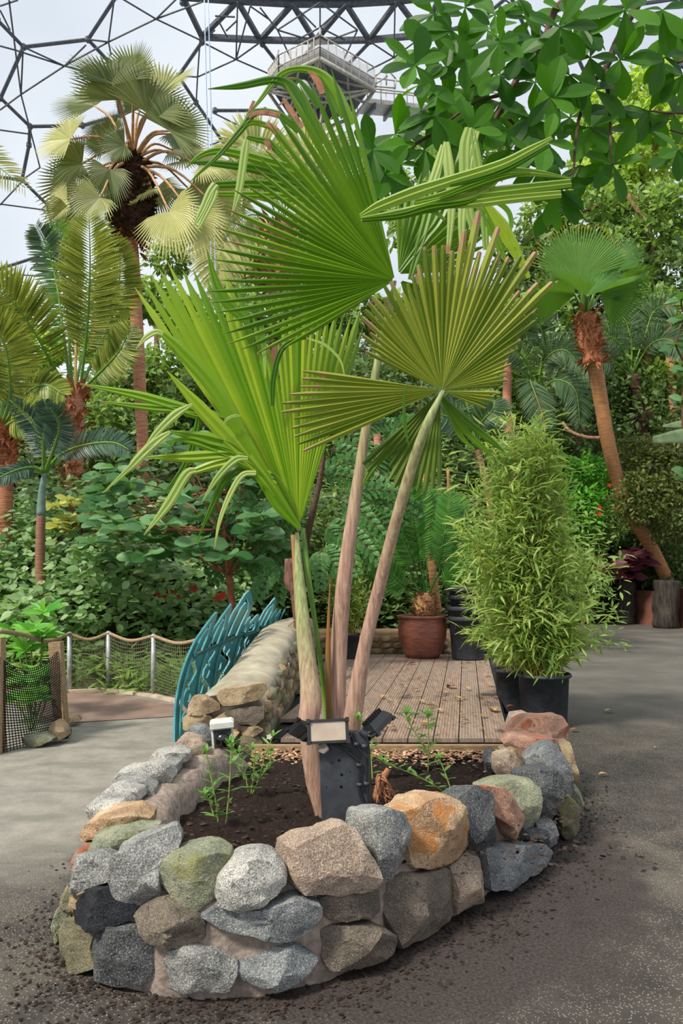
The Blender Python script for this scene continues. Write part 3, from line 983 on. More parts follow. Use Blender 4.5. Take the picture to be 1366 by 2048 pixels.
# mortar core behind the stones
front = [(P(px, 1800, YF(px))[0], YF(px)) for px in (122, 150, 200, 300, 400, 500, 600, 700, 780, 900, 960, 1050, 1100, 1135, 1150)]
outer = [(-.86, 5.3), (-.93, 4.9), (-1.0, 4.4), (-1.07, 3.9), (-1.1, 3.45), (-1.09, 3.15)] + front + [(1.42, 4.75), (1.45, 5.2), (1.47, 5.65)]
outer = resample([(x, y, 0) for x, y in outer], 120)
T = unit(np.gradient(outer, axis=0))
Nn = np.stack([-T[:, 1], T[:, 0], np.zeros(len(T))], 1)    # inward (left of travel = towards bed)
sec = [(.055, -.05), (.05, .1), (.05, .22), (.065, .3), (.1, .345), (.16, .36), (.22, .34), (.25, .25), (.27, .05), (.27, -.05)]
V, Fc = [], []
for i in range(len(outer)):
    left = outer[i][0] < -.6 and outer[i][1] > 3.2
    k = .03 if left else 0
    sink = float(np.interp(outer[i][1], [4.5, 5.15], [0, .3])) if outer[i][0] < 0 else 0
    for d, z in sec:
        p = outer[i] + Nn[i] * (d + (.12 if left and d > .15 else 0)) + np.array([0, 0, max(-.06, z + k - sink)])
        g = Vector(p * 8)
        p = p + Nn[i] * .03 * noise.noise(g) + np.array([0, 0, .03 * noise.noise(g * 1.7) + .012 * noise.noise(g * 5)])
        V.append(p)
ns = len(sec)
for i in range(len(outer) - 1):
    for k in range(ns - 1):
        a = i * ns + k
        Fc.append((a, a + ns, a + ns + 1, a + 1))
mo = MB()
mo.add(V, Fc)
mo.build('mortar', M_MORTAR, planter)
# small inner-side stones on the right arm
for i, (poly, Y, mt) in enumerate([([(968, 1520), (978, 1500), (996, 1506), (994, 1540), (975, 1548)], 4.5, G4), ([(992, 1512), (1018, 1505), (1046, 1530), (1040, 1556), (1000, 1560), (988, 1540)], 4.25, G3),
                                   ([(1000, 1500), (1022, 1492), (1040, 1520), (1016, 1528)], 4.5, G11)]):
    rock_part(poly, Y, .12, mt, planter, 500 + i)

# soil inside
V, Fc = [], []
inner = outer + Nn * .2
ring = [p for p in inner] + [np.array([1.3, 5.6, 0]), np.array([-.5, 5.6, 0])]
cx, cy = .15, 4.2
K = 46
for r in np.linspace(0, 1, K):
    for q in ring:
        x, y = cx + (q[0] - cx) * r, cy + (q[1] - cy) * r
        z = float(np.interp(y, [2.6, 3.3, 4.2, 5.0, 5.6], [.29, .28, .22, .15, .11]))
        z += .028 * noise.noise(Vector((x * 4, y * 4, 1))) + .03 * noise.noise(Vector((x * 13, y * 13, 4))) + .018 * noise.noise(Vector((x * 34, y * 34, 7)))
        V.append((x, y, z))
n = len(ring)
for j in range(K - 1):
    for k in range(n):
        a, b = j * n + k, j * n + (k + 1) % n
        Fc.append((a, a + n, b + n, b))
so = MB()
so.add(V, Fc)
so.build('soil', M_SOIL, planter)


def soil_z(x, y):
    return float(np.interp(y, [2.6, 3.3, 4.2, 5.0, 5.6], [.29, .28, .22, .15, .11]))


chip_tpl = (np.array([(-.5, 0, 0), (.5, .1, .05), (.4, 1, .1), (-.4, .9, 0), (0, .5, .25)]), [(0, 1, 4), (1, 2, 4), (2, 3, 4), (3, 0, 4)], np.zeros(5))
ch = MB()
N = 1900
x = rng.uniform(-.6, 1.22, N); y = 5.32 - np.abs(rng.normal(0, .2, N)); z = np.array([soil_z(a, b) for a, b in zip(x, y)]) + rng.uniform(.0, .03, N)
ch.scatter(chip_tpl, np.stack([x, y, z], 1), rng.normal(0, 1, (N, 3)) * (1, 1, .3), np.tile((0, 0, 1.), (N, 1)), rng.uniform(.012, .035, N), .6)
M_CHIP = leafmat('bark_chip', S(112, 76, 56), S(206, 168, 132), trans=.0, rough=.9)
tag(ch.build('bark_chips', M_CHIP), 'band of pale bark chips on the soil in front of the deck edge', 'bark chips', kind='stuff')
cl = MB()
N = 1500
x = rng.uniform(-.8, 1.2, N); y = rng.uniform(2.85, 5.0, N)
z = np.array([soil_z(a, b) for a, b in zip(x, y)]) + .004
cl.scatter(chip_tpl, np.stack([x, y, z], 1), rng.normal(0, 1, (N, 3)) * (1, 1, .3), np.tile((0, 0, 1.), (N, 1)), rng.uniform(.008, .03, N), .8)
tag(cl.build('soil_crumbs', leafmat('soil_crumb', S(26, 20, 18), S(72, 56, 48), trans=0, rough=.95)), 'dark soil crumbs strewn over the planter bed', 'soil', kind='stuff')
gr = MB()
N = 2600
gi = rng.integers(12, len(outer) - 4, N)
go = np.abs(rng.normal(0, .13, N)) - .04
x = outer[gi, 0] - Nn[gi, 0] * go + rng.normal(0, .04, N); y = outer[gi, 1] - Nn[gi, 1] * go + rng.normal(0, .04, N)
gr.scatter(chip_tpl, np.stack([x, y, np.full(N, .003)], 1), rng.normal(0, 1, (N, 3)) * (1, 1, .3), np.tile((0, 0, 1.), (N, 1)), rng.uniform(.005, .02, N), .8)
tag(gr.build('spilled_soil', MATS['soil_crumb']), 'dark soil grains spilled on the asphalt along the planter foot', 'soil', kind='stuff')

# ------------------------------------------------------------------ timber edge and deck
DZ = .15
te = MB()
te.bar((-.62, 5.36, .12), (1.27, 5.36, .12), .05, .12)
tag(te.build('timber_edging', M_BOARD, smooth=False), 'pale timber edging board lying along the back of the soil bed', 'edging')
deck = thing('wooden_deck', 'weathered grooved board deck behind the planter strewn with dry leaves', 'deck', (.5, 8, 0))
db = MB()
dirv = unit(np.array([.165, 1, 0]))
Yf_, Yb = 5.7, 11.3
bw = .19
for i in range(-14, 10):
    x1 = 1.25 - (9 - i) * bw if False else 1.25 - (9 - i) * bw
    for (ya, yb) in ((Yf_, 9.35), (9.36, Yb)):
        xa = x1 - bw + .007
        ys0 = (-.57 + .02 - .034 * 5.6 + .165 * 5.7 - xa) / (.165 - .034)      # boards stop at the side wall
        ya = max(ya, ys0)
        if ya > yb - .1:
            continue
        # boards with grooves as real relief
        prof = [(0, -.03), (0, -.004), (.004, 0)]
        ng = 7
        for k in range(ng):
            c0 = .022 + (bw - .05) * k / (ng - 1)
            prof += [(c0 - .005, 0), (c0, -.005), (c0 + .005, 0)]
        prof += [(bw - .012, 0), (bw - .008, -.004), (bw - .008, -.03)]
        vs = []
        for yy in (ya, yb):
            for (dx, dz) in prof:
                xx = xa + dx + .165 * (yy - Yf_)
                vs.append((xx, yy, DZ + dz))
        m_ = len(prof)
        fs = [(k, k + 1, k + 1 + m_, k + m_) for k in range(m_ - 1)] + [tuple(range(m_)), tuple(range(m_, 2 * m_))[::-1]]
        db.add(vs, fs, rnd=random.random())
db.build('decking_boards', M_DECK, deck, smooth=False)
fb = MB()
fb.bar((-.6, 5.72, .085), (1.27, 5.72, .085), .03, .12)
fb.bar((1.26, 5.72, .06), (1.26 + .165 * 5.5, 11.2, .06), .03, .12)
fb.build('black_fascia', M_BLACK2, deck, smooth=False)
dbase = MB()
dbase.add([(-.55, 5.75, .1), (1.22, 5.75, .1), (2.1, 11.3, .1), (-.3, 11.3, .1)], [(0, 1, 2, 3)])
dbase.build('underlay', M_BLACK2, deck)

# ------------------------------------------------------------------ low rendered stone wall beside the deck
sw = thing('stone_wall', 'low rubble wall with smooth rendered top between the deck and the teal railing', 'wall', (-.8, 7, 0))
path_r = resample([(-.57, 5.62, 0), (-.56, 6.3, 0), (-.52, 7.2, 0), (-.48, 8.0, 0), (-.42, 8.8, 0), (-.36, 10.4, 0)], 60)
path_l = resample([(-1.14, 5.66, 0), (-1.06, 6.3, 0), (-.98, 7.2, 0), (-.93, 8.0, 0), (-.86, 8.8, 0), (-.75, 10.4, 0)], 60)
hz = np.interp(path_r[:, 1], [5.6, 6.2, 7, 8, 8.8, 10.4], [.43, .49, .6, .74, .78, .72])
V, Fc = [], []
for i in range(60):
    r_, l_ = path_r[i], path_l[i]
    h = hz[i]
    secp = [(0, 0), (.0, h * .3), (.0, h * .62), (.0, h * .85), (.03, h * .95), (.14, h + .012), (.35, h + .045), (.6, h + .05), (.82, h + .02), (.95, h - .05), (1, h * .8), (1, 0)]
    for t, z in secp:
        p = r_ * (1 - t) + l_ * t + np.array([0, 0, z])
        g = Vector(p * 4.5)
        a = .018 if z > h * .9 else .03
        p = p + np.array([a * noise.noise(g * 2) if t < .1 or t > .9 else 0, 0, a * noise.noise(g)])
        V.append(p)
m_ = len(secp)
for i in range(59):
    for k in range(m_ - 1):
        a = i * m_ + k
        Fc.append((a, a + 1, a + 1 + m_, a + m_))
Fc.append(tuple(range(m_)))
Fc.append(tuple(range(59 * m_, 60 * m_))[::-1])
wb = MB()
wb.add(V, Fc)
wb.build('render_coping', M_COPING, sw)
W = [(G11, [(379, 1406), (388, 1392), (410, 1392), (440, 1408), (441, 1419), (403, 1427), (379, 1425)]),
     (G11, [(366, 1437), (379, 1425), (407, 1424), (424, 1435), (419, 1448), (401, 1458), (368, 1458)]),
     (G8, [(458, 1421), (489, 1412), (528, 1413), (528, 1435), (509, 1451), (496, 1444), (471, 1449), (461, 1435)]),
     (G11, [(428, 1436), (449, 1426), (461, 1440), (459, 1450), (432, 1454)]),
     (G11, [(480, 1452), (516, 1450), (528, 1459), (510, 1470), (487, 1469)]),
     (G13, [(468, 1480), (489, 1468), (516, 1472), (526, 1484), (515, 1500), (478, 1500)]),
     (G11, [(434, 1390), (447, 1378), (527, 1366), (533, 1378), (522, 1397), (480, 1406), (447, 1410)]),
     (G12, [(425, 1460), (455, 1455), (480, 1462), (466, 1480), (430, 1482)]),
     (G11, [(372, 1462), (400, 1460), (428, 1470), (425, 1500), (375, 1498)]),
     (G8, [(430, 1486), (464, 1484), (474, 1505), (432, 1508)])]
for i, (mt, poly) in enumerate(W):
    rock_part(poly, 5.62, .1, mt, sw, 700 + i, amp=.008)
k = 0
for yy in np.arange(5.8, 9.6, .17):
    x0 = float(np.interp(yy, path_r[:, 1], path_r[:, 0])) - .05
    H = float(np.interp(yy, path_r[:, 1], hz)) * .93
    z = DZ
    while z < H - .03:
        hh = random.uniform(.07, .13)
        hh = min(hh, H - z + .02)
        ww = random.uniform(.07, .1)
        y1 = yy + random.uniform(-.03, .03)
        o = [(x0, y1 - ww, z), (x0, y1 - ww * .8, z + hh * .8), (x0, y1 + ww * .3, z + hh), (x0, y1 + ww, z + hh * .7), (x0, y1 + ww * .8, z + .01), (x0, y1, z - .005)]
        Vv, ff = blob(o, .085, (1, 0, 0), 900 + k, nt_=14, nr=4, amp=.008)
        b = MB(); b.add(Vv, ff)
        b.build('stone', [G11, G13, G12, G6, G8][k % 5], sw)
        k += 1
        z += hh + .012

# back retaining wall behind the deck
bwall = thing('retaining_wall', 'low sandy rubble wall with flat rendered top behind the big clay pot', 'wall', (.9, 11.4, 0))
zt = P(700, 1262, 11.5)[2]
b = MB()
x0_, x1_ = P(610, 1300, 11.5)[0], P(830, 1300, 11.5)[0]
V = []
for i, xx in enumerate(np.linspace(x0_ - .6, x1_ + .9, 40)):
    for (dy, z) in ((0, 0), (0, zt * .6), (0, zt - .03), (.04, zt), (.4, zt + .01), (.45, 0)):
        g = Vector((xx * 4, dy * 4, z * 4))
        V.append((xx, 11.5 + dy + .02 * noise.noise(g), z + .015 * noise.noise(g * 2)))
Fc = []
for i in range(39):
    for k in range(5):
        a = i * 6 + k
        Fc.append((a, a + 6, a + 7, a + 1))
b.add(V, Fc)
b.build('render_top', plain('sandy_render', S(186, 154, 120), S(144, 116, 88), 6, .9, .4), bwall)
for r in range(3):
    xx = x0_ - .3
    while xx < x1_ + .5:
        w = random.uniform(.1, .22)
        z0 = DZ - .02 + r * (zt - DZ - .05) / 3
        h = (zt - DZ - .04) / 3
        o = [(xx, 11.48, z0 + h * .3), (xx + w * .1, 11.48, z0 + h * .9), (xx + w * .7, 11.48, z0 + h), (xx + w, 11.48, z0 + h * .6), (xx + w * .9, 11.48, z0 + .01), (xx + w * .2, 11.48, z0)]
        Vv, ff = blob(o, .07, (0, 1, 0), int(xx * 100) + r, nt_=14, nr=4, amp=.008)
        b = MB(); b.add(Vv, ff)
        b.build('stone', [G12, G11, G12, G5][random.randrange(4)], bwall)
        xx += w + .02

# ------------------------------------------------------------------ teal railing
B_ = resample([(-1.36, 6.25, 0.0), (-1.2, 6.9, .12), (-1.09, 7.7, .25), (-1.0, 8.6, .35), (-.93, 9.4, .42)], 50)
TOP = resample([P(424, 1222, 6.4), P(470, 1212, 7.2), P(520, 1208, 8.1), P(555, 1212, 8.8), P(572, 1214, 9.4)], 50)


def FN(s, t):
    i = np.clip(s, 0, 1) * 49
    a = int(min(i, 48)); f = i - a
    b0 = B_[a] * (1 - f) + B_[a + 1] * f
    t0 = TOP[a] * (1 - f) + TOP[a + 1] * f
    bow = np.array([-.10, 0, 0]) * math.sin(min(t, 1) * math.pi) * (1 - s)
    return b0 * (1 - t) + t0 * t + bow


# picket peaks: (s0, s1, height)
PK = [(0, .14, .98), (.14, .27, 1.02), (.27, .44, 1.16), (.44, .50, .84), (.50, .60, .86), (.60, .74, 1.12), (.74, .84, .94), (.84, .95, .94)]


def solid(s, t):
    for a, b, h in PK:
        if a <= s < b:
            u = (s - a) / (b - a) * 2 - 1
            env = h - .22 * abs(u) ** 1.5 if h > .9 else h - .12 * abs(u) ** 1.5
            if t > env: return False
            if t < .07: return True
            if env - t < .035: return True
            # nested pointed arch
            e2 = env - .085 - .05 * abs(u)
            if .62 < t < e2 and abs(u) < .62 and not (.66 < t < e2 - .05 and abs(u) < .3): return False
            # scrolls below the rail
            if t < .58:
                w = .5 * math.sin(t * 17 + a * 30)
                if abs(u - w) < .21: return False
                if abs(u + w * .8) < .14 and (t * 9) % 1 < .6: return False
            return True
    return False


GS, GT = 300, 90
tf = thing('ornamental_railing', 'teal painted metal railing of pointed cut-out arches leaning beside the wall', 'railing', (-1.2, 7.5, 0))
pk = MB()
vid = {}
V, Fc = [], []
for i in range(GS):
    for j in range(GT):
        s0, t0 = i / GS, j / GT * 1.2
        if solid(s0 + .5 / GS, t0 + .6 / GT):
            q = []
            for (a, b_) in ((i, j), (i + 1, j), (i + 1, j + 1), (i, j + 1)):
                if (a, b_) not in vid:
                    vid[(a, b_)] = len(V)
                    V.append(FN(a / GS, b_ / GT * 1.2))
                q.append(vid[(a, b_)])
            Fc.append(q)
pk.add(V, Fc)
o = pk.build('cut_panel', M_TEAL, tf, smooth=False)
md = o.modifiers.new('thickness', 'SOLIDIFY'); md.thickness = .016
for s in (.02, .14, .27, .44, .60, .74, .84, .95):
    b = MB()
    b.tube([FN(s, t) + np.array([.02, -.01, 0]) for t in np.linspace(0, .95 if s > .9 else .74, 10)], .012, 6)
    b.build('upright_bar', M_TEAL, tf)
for (sa, sb, t) in ((.02, .44, .64), (.46, .60, .6), (.62, .95, .66)):
    b = MB()
    pts = [FN(s, t) + np.array([.035, -.01, 0]) for s in np.linspace(sa, sb, 12)]
    b.tube(pts, .013, 6)
    for q in (pts[0], pts[-1]):
        b.lathe(q - np.array([0, 0, .02]), [(.01, 0), (.022, .01), (.022, .03), (.01, .04)], 8)
    b.build('rail', plain('teal_dark', S(40, 92, 98), S(26, 70, 76), 6, .4, .1), tf)

# rope-bound timber post
pp = thing('timber_post', 'knobbly brown timber post bound with rope standing at the end of the rendered wall', 'post', P(607, 1362, 8.3))
b = MB()
b.tube(resample([P(608, 1368, 8.35), P(602, 1300, 8.35), P(601, 1250, 8.35), P(594, 1190, 8.35), P(583, 1165, 8.35), P(580, 1117, 8.35)], 24), [.085, .08, .075, .07, .075, .06], 14, noise_amp=.18)
b.build('post_body', M_WOOD, pp)
b = MB()
c0 = P(600, 1275, 8.35)
for k in range(5):
    q = c0 + np.array([0, 0, .022 * k])
    b.tube([q + .094 * np.array([math.cos(a), math.sin(a), 0]) for a in np.linspace(0, 2 * math.pi, 24)], .011, 6)
b.tube(resample([c0 + np.array([-.08, -.05, .04]), c0 + np.array([-.17, -.1, -.03]), c0 + np.array([-.15, -.1, .1]), c0 + np.array([-.05, -.1, .2])], 14), .008, 6)
b.build('rope_binding', M_ROPE, pp)
b = MB(); b.box(P(612, 1366, 8.3) + np.array([0, 0, 0]), (.36, .25, .05)); b.build('foot_plate', M_WOOD, pp, smooth=False)

# ------------------------------------------------------------------ rope and net barriers on the left
nb = thing('net_barrier', 'rope topped net barrier on white posts behind the brown path', 'barrier', (-3, 8, 0))
posts = [(139, 1268, 1384), (217, 1266, 1380), (307, 1272, 1392), (412, 1275, 1416)]
Yp = [PG(x, b_)[1] for x, t, b_ in posts]
pos = [(PG(x, b_), P(x, t, y)) for (x, t, b_), y in zip(posts, Yp)]
for a, t in pos[:3]:
    b = MB(); b.tube([a, t], .028, 10); b.lathe(t - np.array([0, 0, .01]), [(.03, 0), (.032, .02), (.012, .035)], 10)
    b.build('post', M_POLE, nb)
b = MB()
for (a, t), (c1, d) in zip(pos[:-1], pos[1:]):
    mid = (t + d) / 2 - np.array([0, 0, .07])
    b.tube(resample([t, mid, d], 14), .02, 7)
tl_ = pos[0][1]
b.tube(resample([tl_, P(95, 1282, 7.6), P(50, 1270, 6.6), P(0, 1262, 6.0)], 20), .02, 7)
b.build('rope', M_ROPE, nb)
b = MB()
for (a, t), (c1, d) in zip(pos[:-1], pos[1:]):
    L = 26
    for k in range(L):
        u = k / (L - 1)
        top = t * (1 - u) + d * u - np.array([0, 0, .07 * 4 * u * (1 - u) + .01]); bot = a * (1 - u) + c1 * u
        b.tube([top, bot], .0035, 3, cap=False)
    for k in range(18):
        v = k / 17
        pts = []
        for u in np.linspace(0, 1, 9):
            top = t * (1 - u) + d * u - np.array([0, 0, .07 * 4 * u * (1 - u) + .01]); bot = a * (1 - u) + c1 * u
            pts.append(bot * (1 - v) + top * v - np.array([0, 0, .05 * math.sin(u * math.pi) * (1 - abs(2 * v - 1))]))
        b.tube(pts, .0035, 3, cap=False)
b.build('net', M_NET, nb)
b = MB()
for (a, t), (c1, d) in zip(pos[:-1], pos[1:]):
    b.bar(a + np.array([0, -.05, .015]), c1 + np.array([0, -.05, .015]), .07, .03)
b.build('kerb_rail', plain('kerb_pale', S(196, 178, 158), S(150, 134, 118), 9, .8, .3), nb, smooth=False)

fbar = thing('net_gate', 'black mesh netting stretched between two short timber posts beside the left path', 'barrier', (-2.6, 6.1, 0))
pa = (PG(-6, 1505), P(-6, 1275, PG(-6, 1505)[1]))
pb = (PG(124, 1472), P(112, 1284, PG(124, 1472)[1]))
for k, (a, t) in enumerate((pa, pb)):
    b = MB(); b.bar(a, t, .1, .09, up=(0, 1, 0)); b.build('timber_post', M_BOARD, fbar, smooth=False)
b = MB()
L, Hn = 36, 34


def nets(u, v):
    base = pa[0] * (1 - u) + pb[0] * u
    top = pa[1] * (1 - u) + pb[1] * u - np.array([0, 0, .1 + .5 * u * (1 - u)])
    bow = np.array([.02, -.08, 0]) + np.array([0.05, .12, 0]) * math.sin(u * math.pi) * (1 - v)
    return base * (1 - v) + top * v + bow


for k in range(L):
    u = -.05 + 1.12 * k / (L - 1)
    b.tube([nets(u, v) for v in np.linspace(0, 1, 7)], .0042, 3, cap=False)
for k in range(Hn):
    v = k / (Hn - 1)
    b.tube([nets(u, v) for u in np.linspace(-.05, 1.07, 12)], .0042, 3, cap=False)
b.build('netting', M_NETB, fbar)
b = MB()
b.tube(resample([nets(1.07, 0) + np.array([.0, 0, .02]), nets(1.12, .0) + np.array([.03, -.03, .05]), nets(1.08, .2)], 8), [.02, .05, .01], 8)
b.build('net_bundle', M_NETB, fbar)
for i, (poly, Y, mt, lb) in enumerate([
        ([(98, 1470), (100, 1450), (113, 1440), (122, 1443), (134, 1458), (136, 1472), (118, 1480)], 6.2, G11, 'brown egg-shaped stone at the foot of the net post by the path'),
        ([(48, 1478), (52, 1470), (90, 1466), (112, 1476), (90, 1488), (58, 1492)], 6.1, G6, 'flat pale stone lying at the edge of the path under the netting'),
        ([(134, 1440), (136, 1430), (152, 1430), (160, 1442)], 6.9, G12, 'small buff block beside the net post at the brown path edge')]):
    V, f = blob(np.array([P(x, y, Y) for x, y in poly]), .1, (0, 1, 0), 40 + i)
    b = MB(); b.add(V, f)
    tag(b.build('loose_stone', mt), lb, 'stone')

# ------------------------------------------------------------------ log revetment at the far right
rw = thing('log_revetment', 'row of charred upright logs with red-brown panels holding the bank at right', 'retaining wall', PG(1250, 1248))
for k, (x0_, x1_, yt, yb_) in enumerate([(1151, 1171, 1170, 1240), (1173, 1205, 1176, 1243), (1210, 1233, 1172, 1245), (1232, 1269, 1160, 1248), (1309, 1358, 1160, 1256), (1395, 1440, 1160, 1262)]):
    g0 = PG((x0_ + x1_) / 2, yb_)
    t0 = P((x0_ + x1_) / 2, yt, g0[1])
    b = MB(); b.tube(np.linspace(g0 - np.array([0, 0, .02]), t0, 12), (x1_ - x0_) / 2 * g0[1] / F, 14, noise_amp=.25, seed=k * 5)
    b.build('log', M_CHARLOG, rw)
for (x0_, x1_, yt, yb0, yb1) in ((1262, 1320, 1180, 1246, 1252), (1350, 1420, 1176, 1254, 1262), (1130, 1180, 1185, 1240, 1242)):
    a, c1 = PG(x0_, yb0), PG(x1_, yb1)
    h = P(x0_, yt, a[1])[2]
    b = MB(); b.bar(a + np.array([0, .1, h / 2]), c1 + np.array([0, .1, h / 2]), .1, h); b.build('panel', M_REDWALL, rw, smooth=False)
# ------------------------------------------------------------------ recycled-plastic light post in the bed
lp = thing('light_post', 'dark grey plastic board post with floodlights and cables in front of the palm stems', 'light post', P(690, 1690, 3.05))
LY = 3.05


def LPx(x, y, dy=0.0):
    return P(x, y, LY + dy)


a_ = [LPx(637, 1462), LPx(736, 1466), LPx(741, 1720), LPx(646, 1720)]
b = MB()
th = np.array([0, .045, 0])
v = a_ + [q + th for q in a_]
b.add(v, [(0, 1, 2, 3), (7, 6, 5, 4), (0, 4, 5, 1), (1, 5, 6, 2), (2, 6, 7, 3), (3, 7, 4, 0)])
o = b.build('board', M_BLACK, lp, smooth=False)
md = o.modifiers.new('soft_edge', 'BEVEL'); md.width = .004; md.segments = 2
b = MB()
b.add([a_[1] + np.array([-.012, .04, 0]), a_[1] + np.array([.012, .2, 0]), a_[2] + np.array([.012, .2, 0]), a_[2] + np.array([-.012, .04, 0]),
       a_[1] + np.array([-.03, .05, 0]), a_[1] + np.array([-.01, .2, 0]), a_[2] + np.array([-.01, .2, 0]), a_[2] + np.array([-.03, .05, 0])],
      [(0, 3, 2, 1), (4, 5, 6, 7), (0, 1, 5, 4), (3, 7, 6, 2), (1, 2, 6, 5), (0, 4, 7, 3)])
b.build('side_board', M_BLACK, lp, smooth=False)
M_HOLE = plain('hole_black', S(10, 10, 11), S(5, 5, 5), 20, .9, 0)
for (x, y, r) in ((678, 1520, .006), (683, 1549, .006), (682, 1573, .006), (664, 1526, .0025), (653, 1574, .0025), (700, 1543, .0025)):
    b = MB()
    c0 = LPx(x, y)
    b.tube([c0 + np.array([0, -.0015, 0]), c0 + np.array([0, .004, 0])], r, 14)
    b.build('screw_hole', M_HOLE, lp)


def flood(cx, cy, w, h, Y, axw, axn, name='floodlight', glass=True):
    c0 = P(cx, cy, Y)
    axw, axn = unit(np.array(axw)), unit(np.array(axn))
    up = unit(np.cross(axn, axw))
    if up[2] < 0: up = -up
    b = MB()
    def rect(sw, sh, d):
        return [c0 + axw * sw * i / 2 + up * sh * j / 2 + axn * d for i, j in ((-1, -1), (1, -1), (1, 1), (-1, 1))]
    R = [rect(w * .8, h * .7, -.05), rect(w, h, -.02), rect(w, h, 0.0), rect(w * .86, h * .8, 0.0), rect(w * .84, h * .78, -.008)]
    v = [q for r in R for q in r]
    f = [(3, 2, 1, 0)]
    for k in range(4):
        for i in range(4):
            a, c = k * 4 + i, k * 4 + (i + 1) % 4
            f.append((a, c, c + 4, a + 4))
    b.add(v, f)
    for i, j in ((-1, -1), (1, -1), (1, 1), (-1, 1)):
        b.box(c0 + axw * w * .47 * i + up * h * .45 * j + axn * .0, (.016, .016, .012), [axw, up, axn])
    for k in range(7):
        b.box(c0 + axw * w * .7 * (k / 6 - .5) - axn * .058, (.003, h * .6, .02), [axw, up, axn])
    hd = b.build(name, M_BLACK2, lp, smooth=False)
    b = MB()
    r = rect(w * .84, h * .78, -.006)
    b.add(r, [(0, 1, 2, 3)])
    b.build('glass', plain('dusty_glass', S(176, 160, 144), S(150, 136, 122), 8, .25, .05, spec=.6), hd)
    return hd


flood(656, 1462, .165, .092, LY - .03, (1, 0, .05), (0, -1, .28))
flood(598, 1453, .10, .07, LY + .06, (.5, .8, -.3), (-.75, .1, .8))
flood(762, 1458, .12, .08, LY + .06, (.6, .7, .45), (.62, -.05, -.75))
b = MB()
for pts in ([(622, 1465), (630, 1478), (645, 1487), (690, 1485), (703, 1470)], [(735, 1470), (742, 1474), (752, 1468)]):
    b.tube([LPx(x, y, -.015) for x, y in pts], .007, 6)
b.bar(LPx(612, 1452, .02), LPx(640, 1466, 0), .012)
b.bar(LPx(728, 1470, .02), LPx(764, 1456, .03), .014)
b.build('bracket', M_BLACK2, lp)
for pts in ([(668, 1488), (690, 1500), (706, 1512), (716, 1525), (718, 1560), (720, 1590), (734, 1618)], [(700, 1465), (712, 1490), (724, 1505), (731, 1520), (733, 1570), (737, 1600), (738, 1640)],
            [(716, 1462), (733, 1478), (738, 1500), (741, 1560), (742, 1590), (752, 1608)], [(655, 1483), (672, 1490), (702, 1502)]):
    b = MB(); b.tube(resample([LPx(x, y, -.012) for x, y in pts], 24), .005, 6); b.build('cable', M_BLACK2, lp)
for (x, y) in ((712, 1488), (729, 1492), (718, 1530), (719, 1569), (733, 1567), (722, 1627)):
    b = MB(); c0 = LPx(x, y, -.01); b.box(c0, (.022, .016, .014)); b.tube([c0 + np.array([0, -.014, 0]), c0], .004, 8)
    b.build('cable_clip', M_BLACK, lp)
b = MB(); b.strip([LPx(640, 1490, -.02), LPx(652, 1502, -.03), LPx(655, 1504, -.02)], [.05, .03, .004], .1)
b.build('torn_label', plain('dusty_tag', S(140, 132, 120), S(110, 104, 96), 20, .7, .2), lp)

# little white sensor box on the wall end
sb = thing('sensor_box', 'small white box with round black lens on the stones below the rendered wall', 'sensor', P(448, 1496, 4.42))
b = MB(); c0 = P(445, 1466, 4.42)
R = [unit((1, .15, .08)), unit((-.15, 1, .0)), unit((-.08, 0, 1))]
b.box(c0, (.125, .1, .155), R)
o = b.build('housing', M_WHITE, sb, smooth=False); md = o.modifiers.new('soft_edge', 'BEVEL'); md.width = .008; md.segments = 2
b = MB(); b.box(c0 + R[2] * .055 - R[1] * .01, (.135, .12, .03), R); b.build('lid', M_WHITE, sb, smooth=False)
b = MB(); b.box(c0 - R[1] * .052 - R[2] * .02, (.1, .008, .1), R); b.build('face_plate', M_BLACK, sb, smooth=False)
b = MB()
q = c0 - R[1] * .055 - R[2] * .028
b.tube([q, q - R[1] * .03], [.042, .036], 20); b.build('lens', plain('lens_black', S(16, 16, 18), S(8, 8, 9), 10, .12, 0, spec=.8), sb)


# ------------------------------------------------------------------ the young fan palm in the bed
palm = thing('fan_palm', 'young fan palm with huge pleated leaves on tall stems in the stone planter', 'palm', (-.06, 3.62, .27))


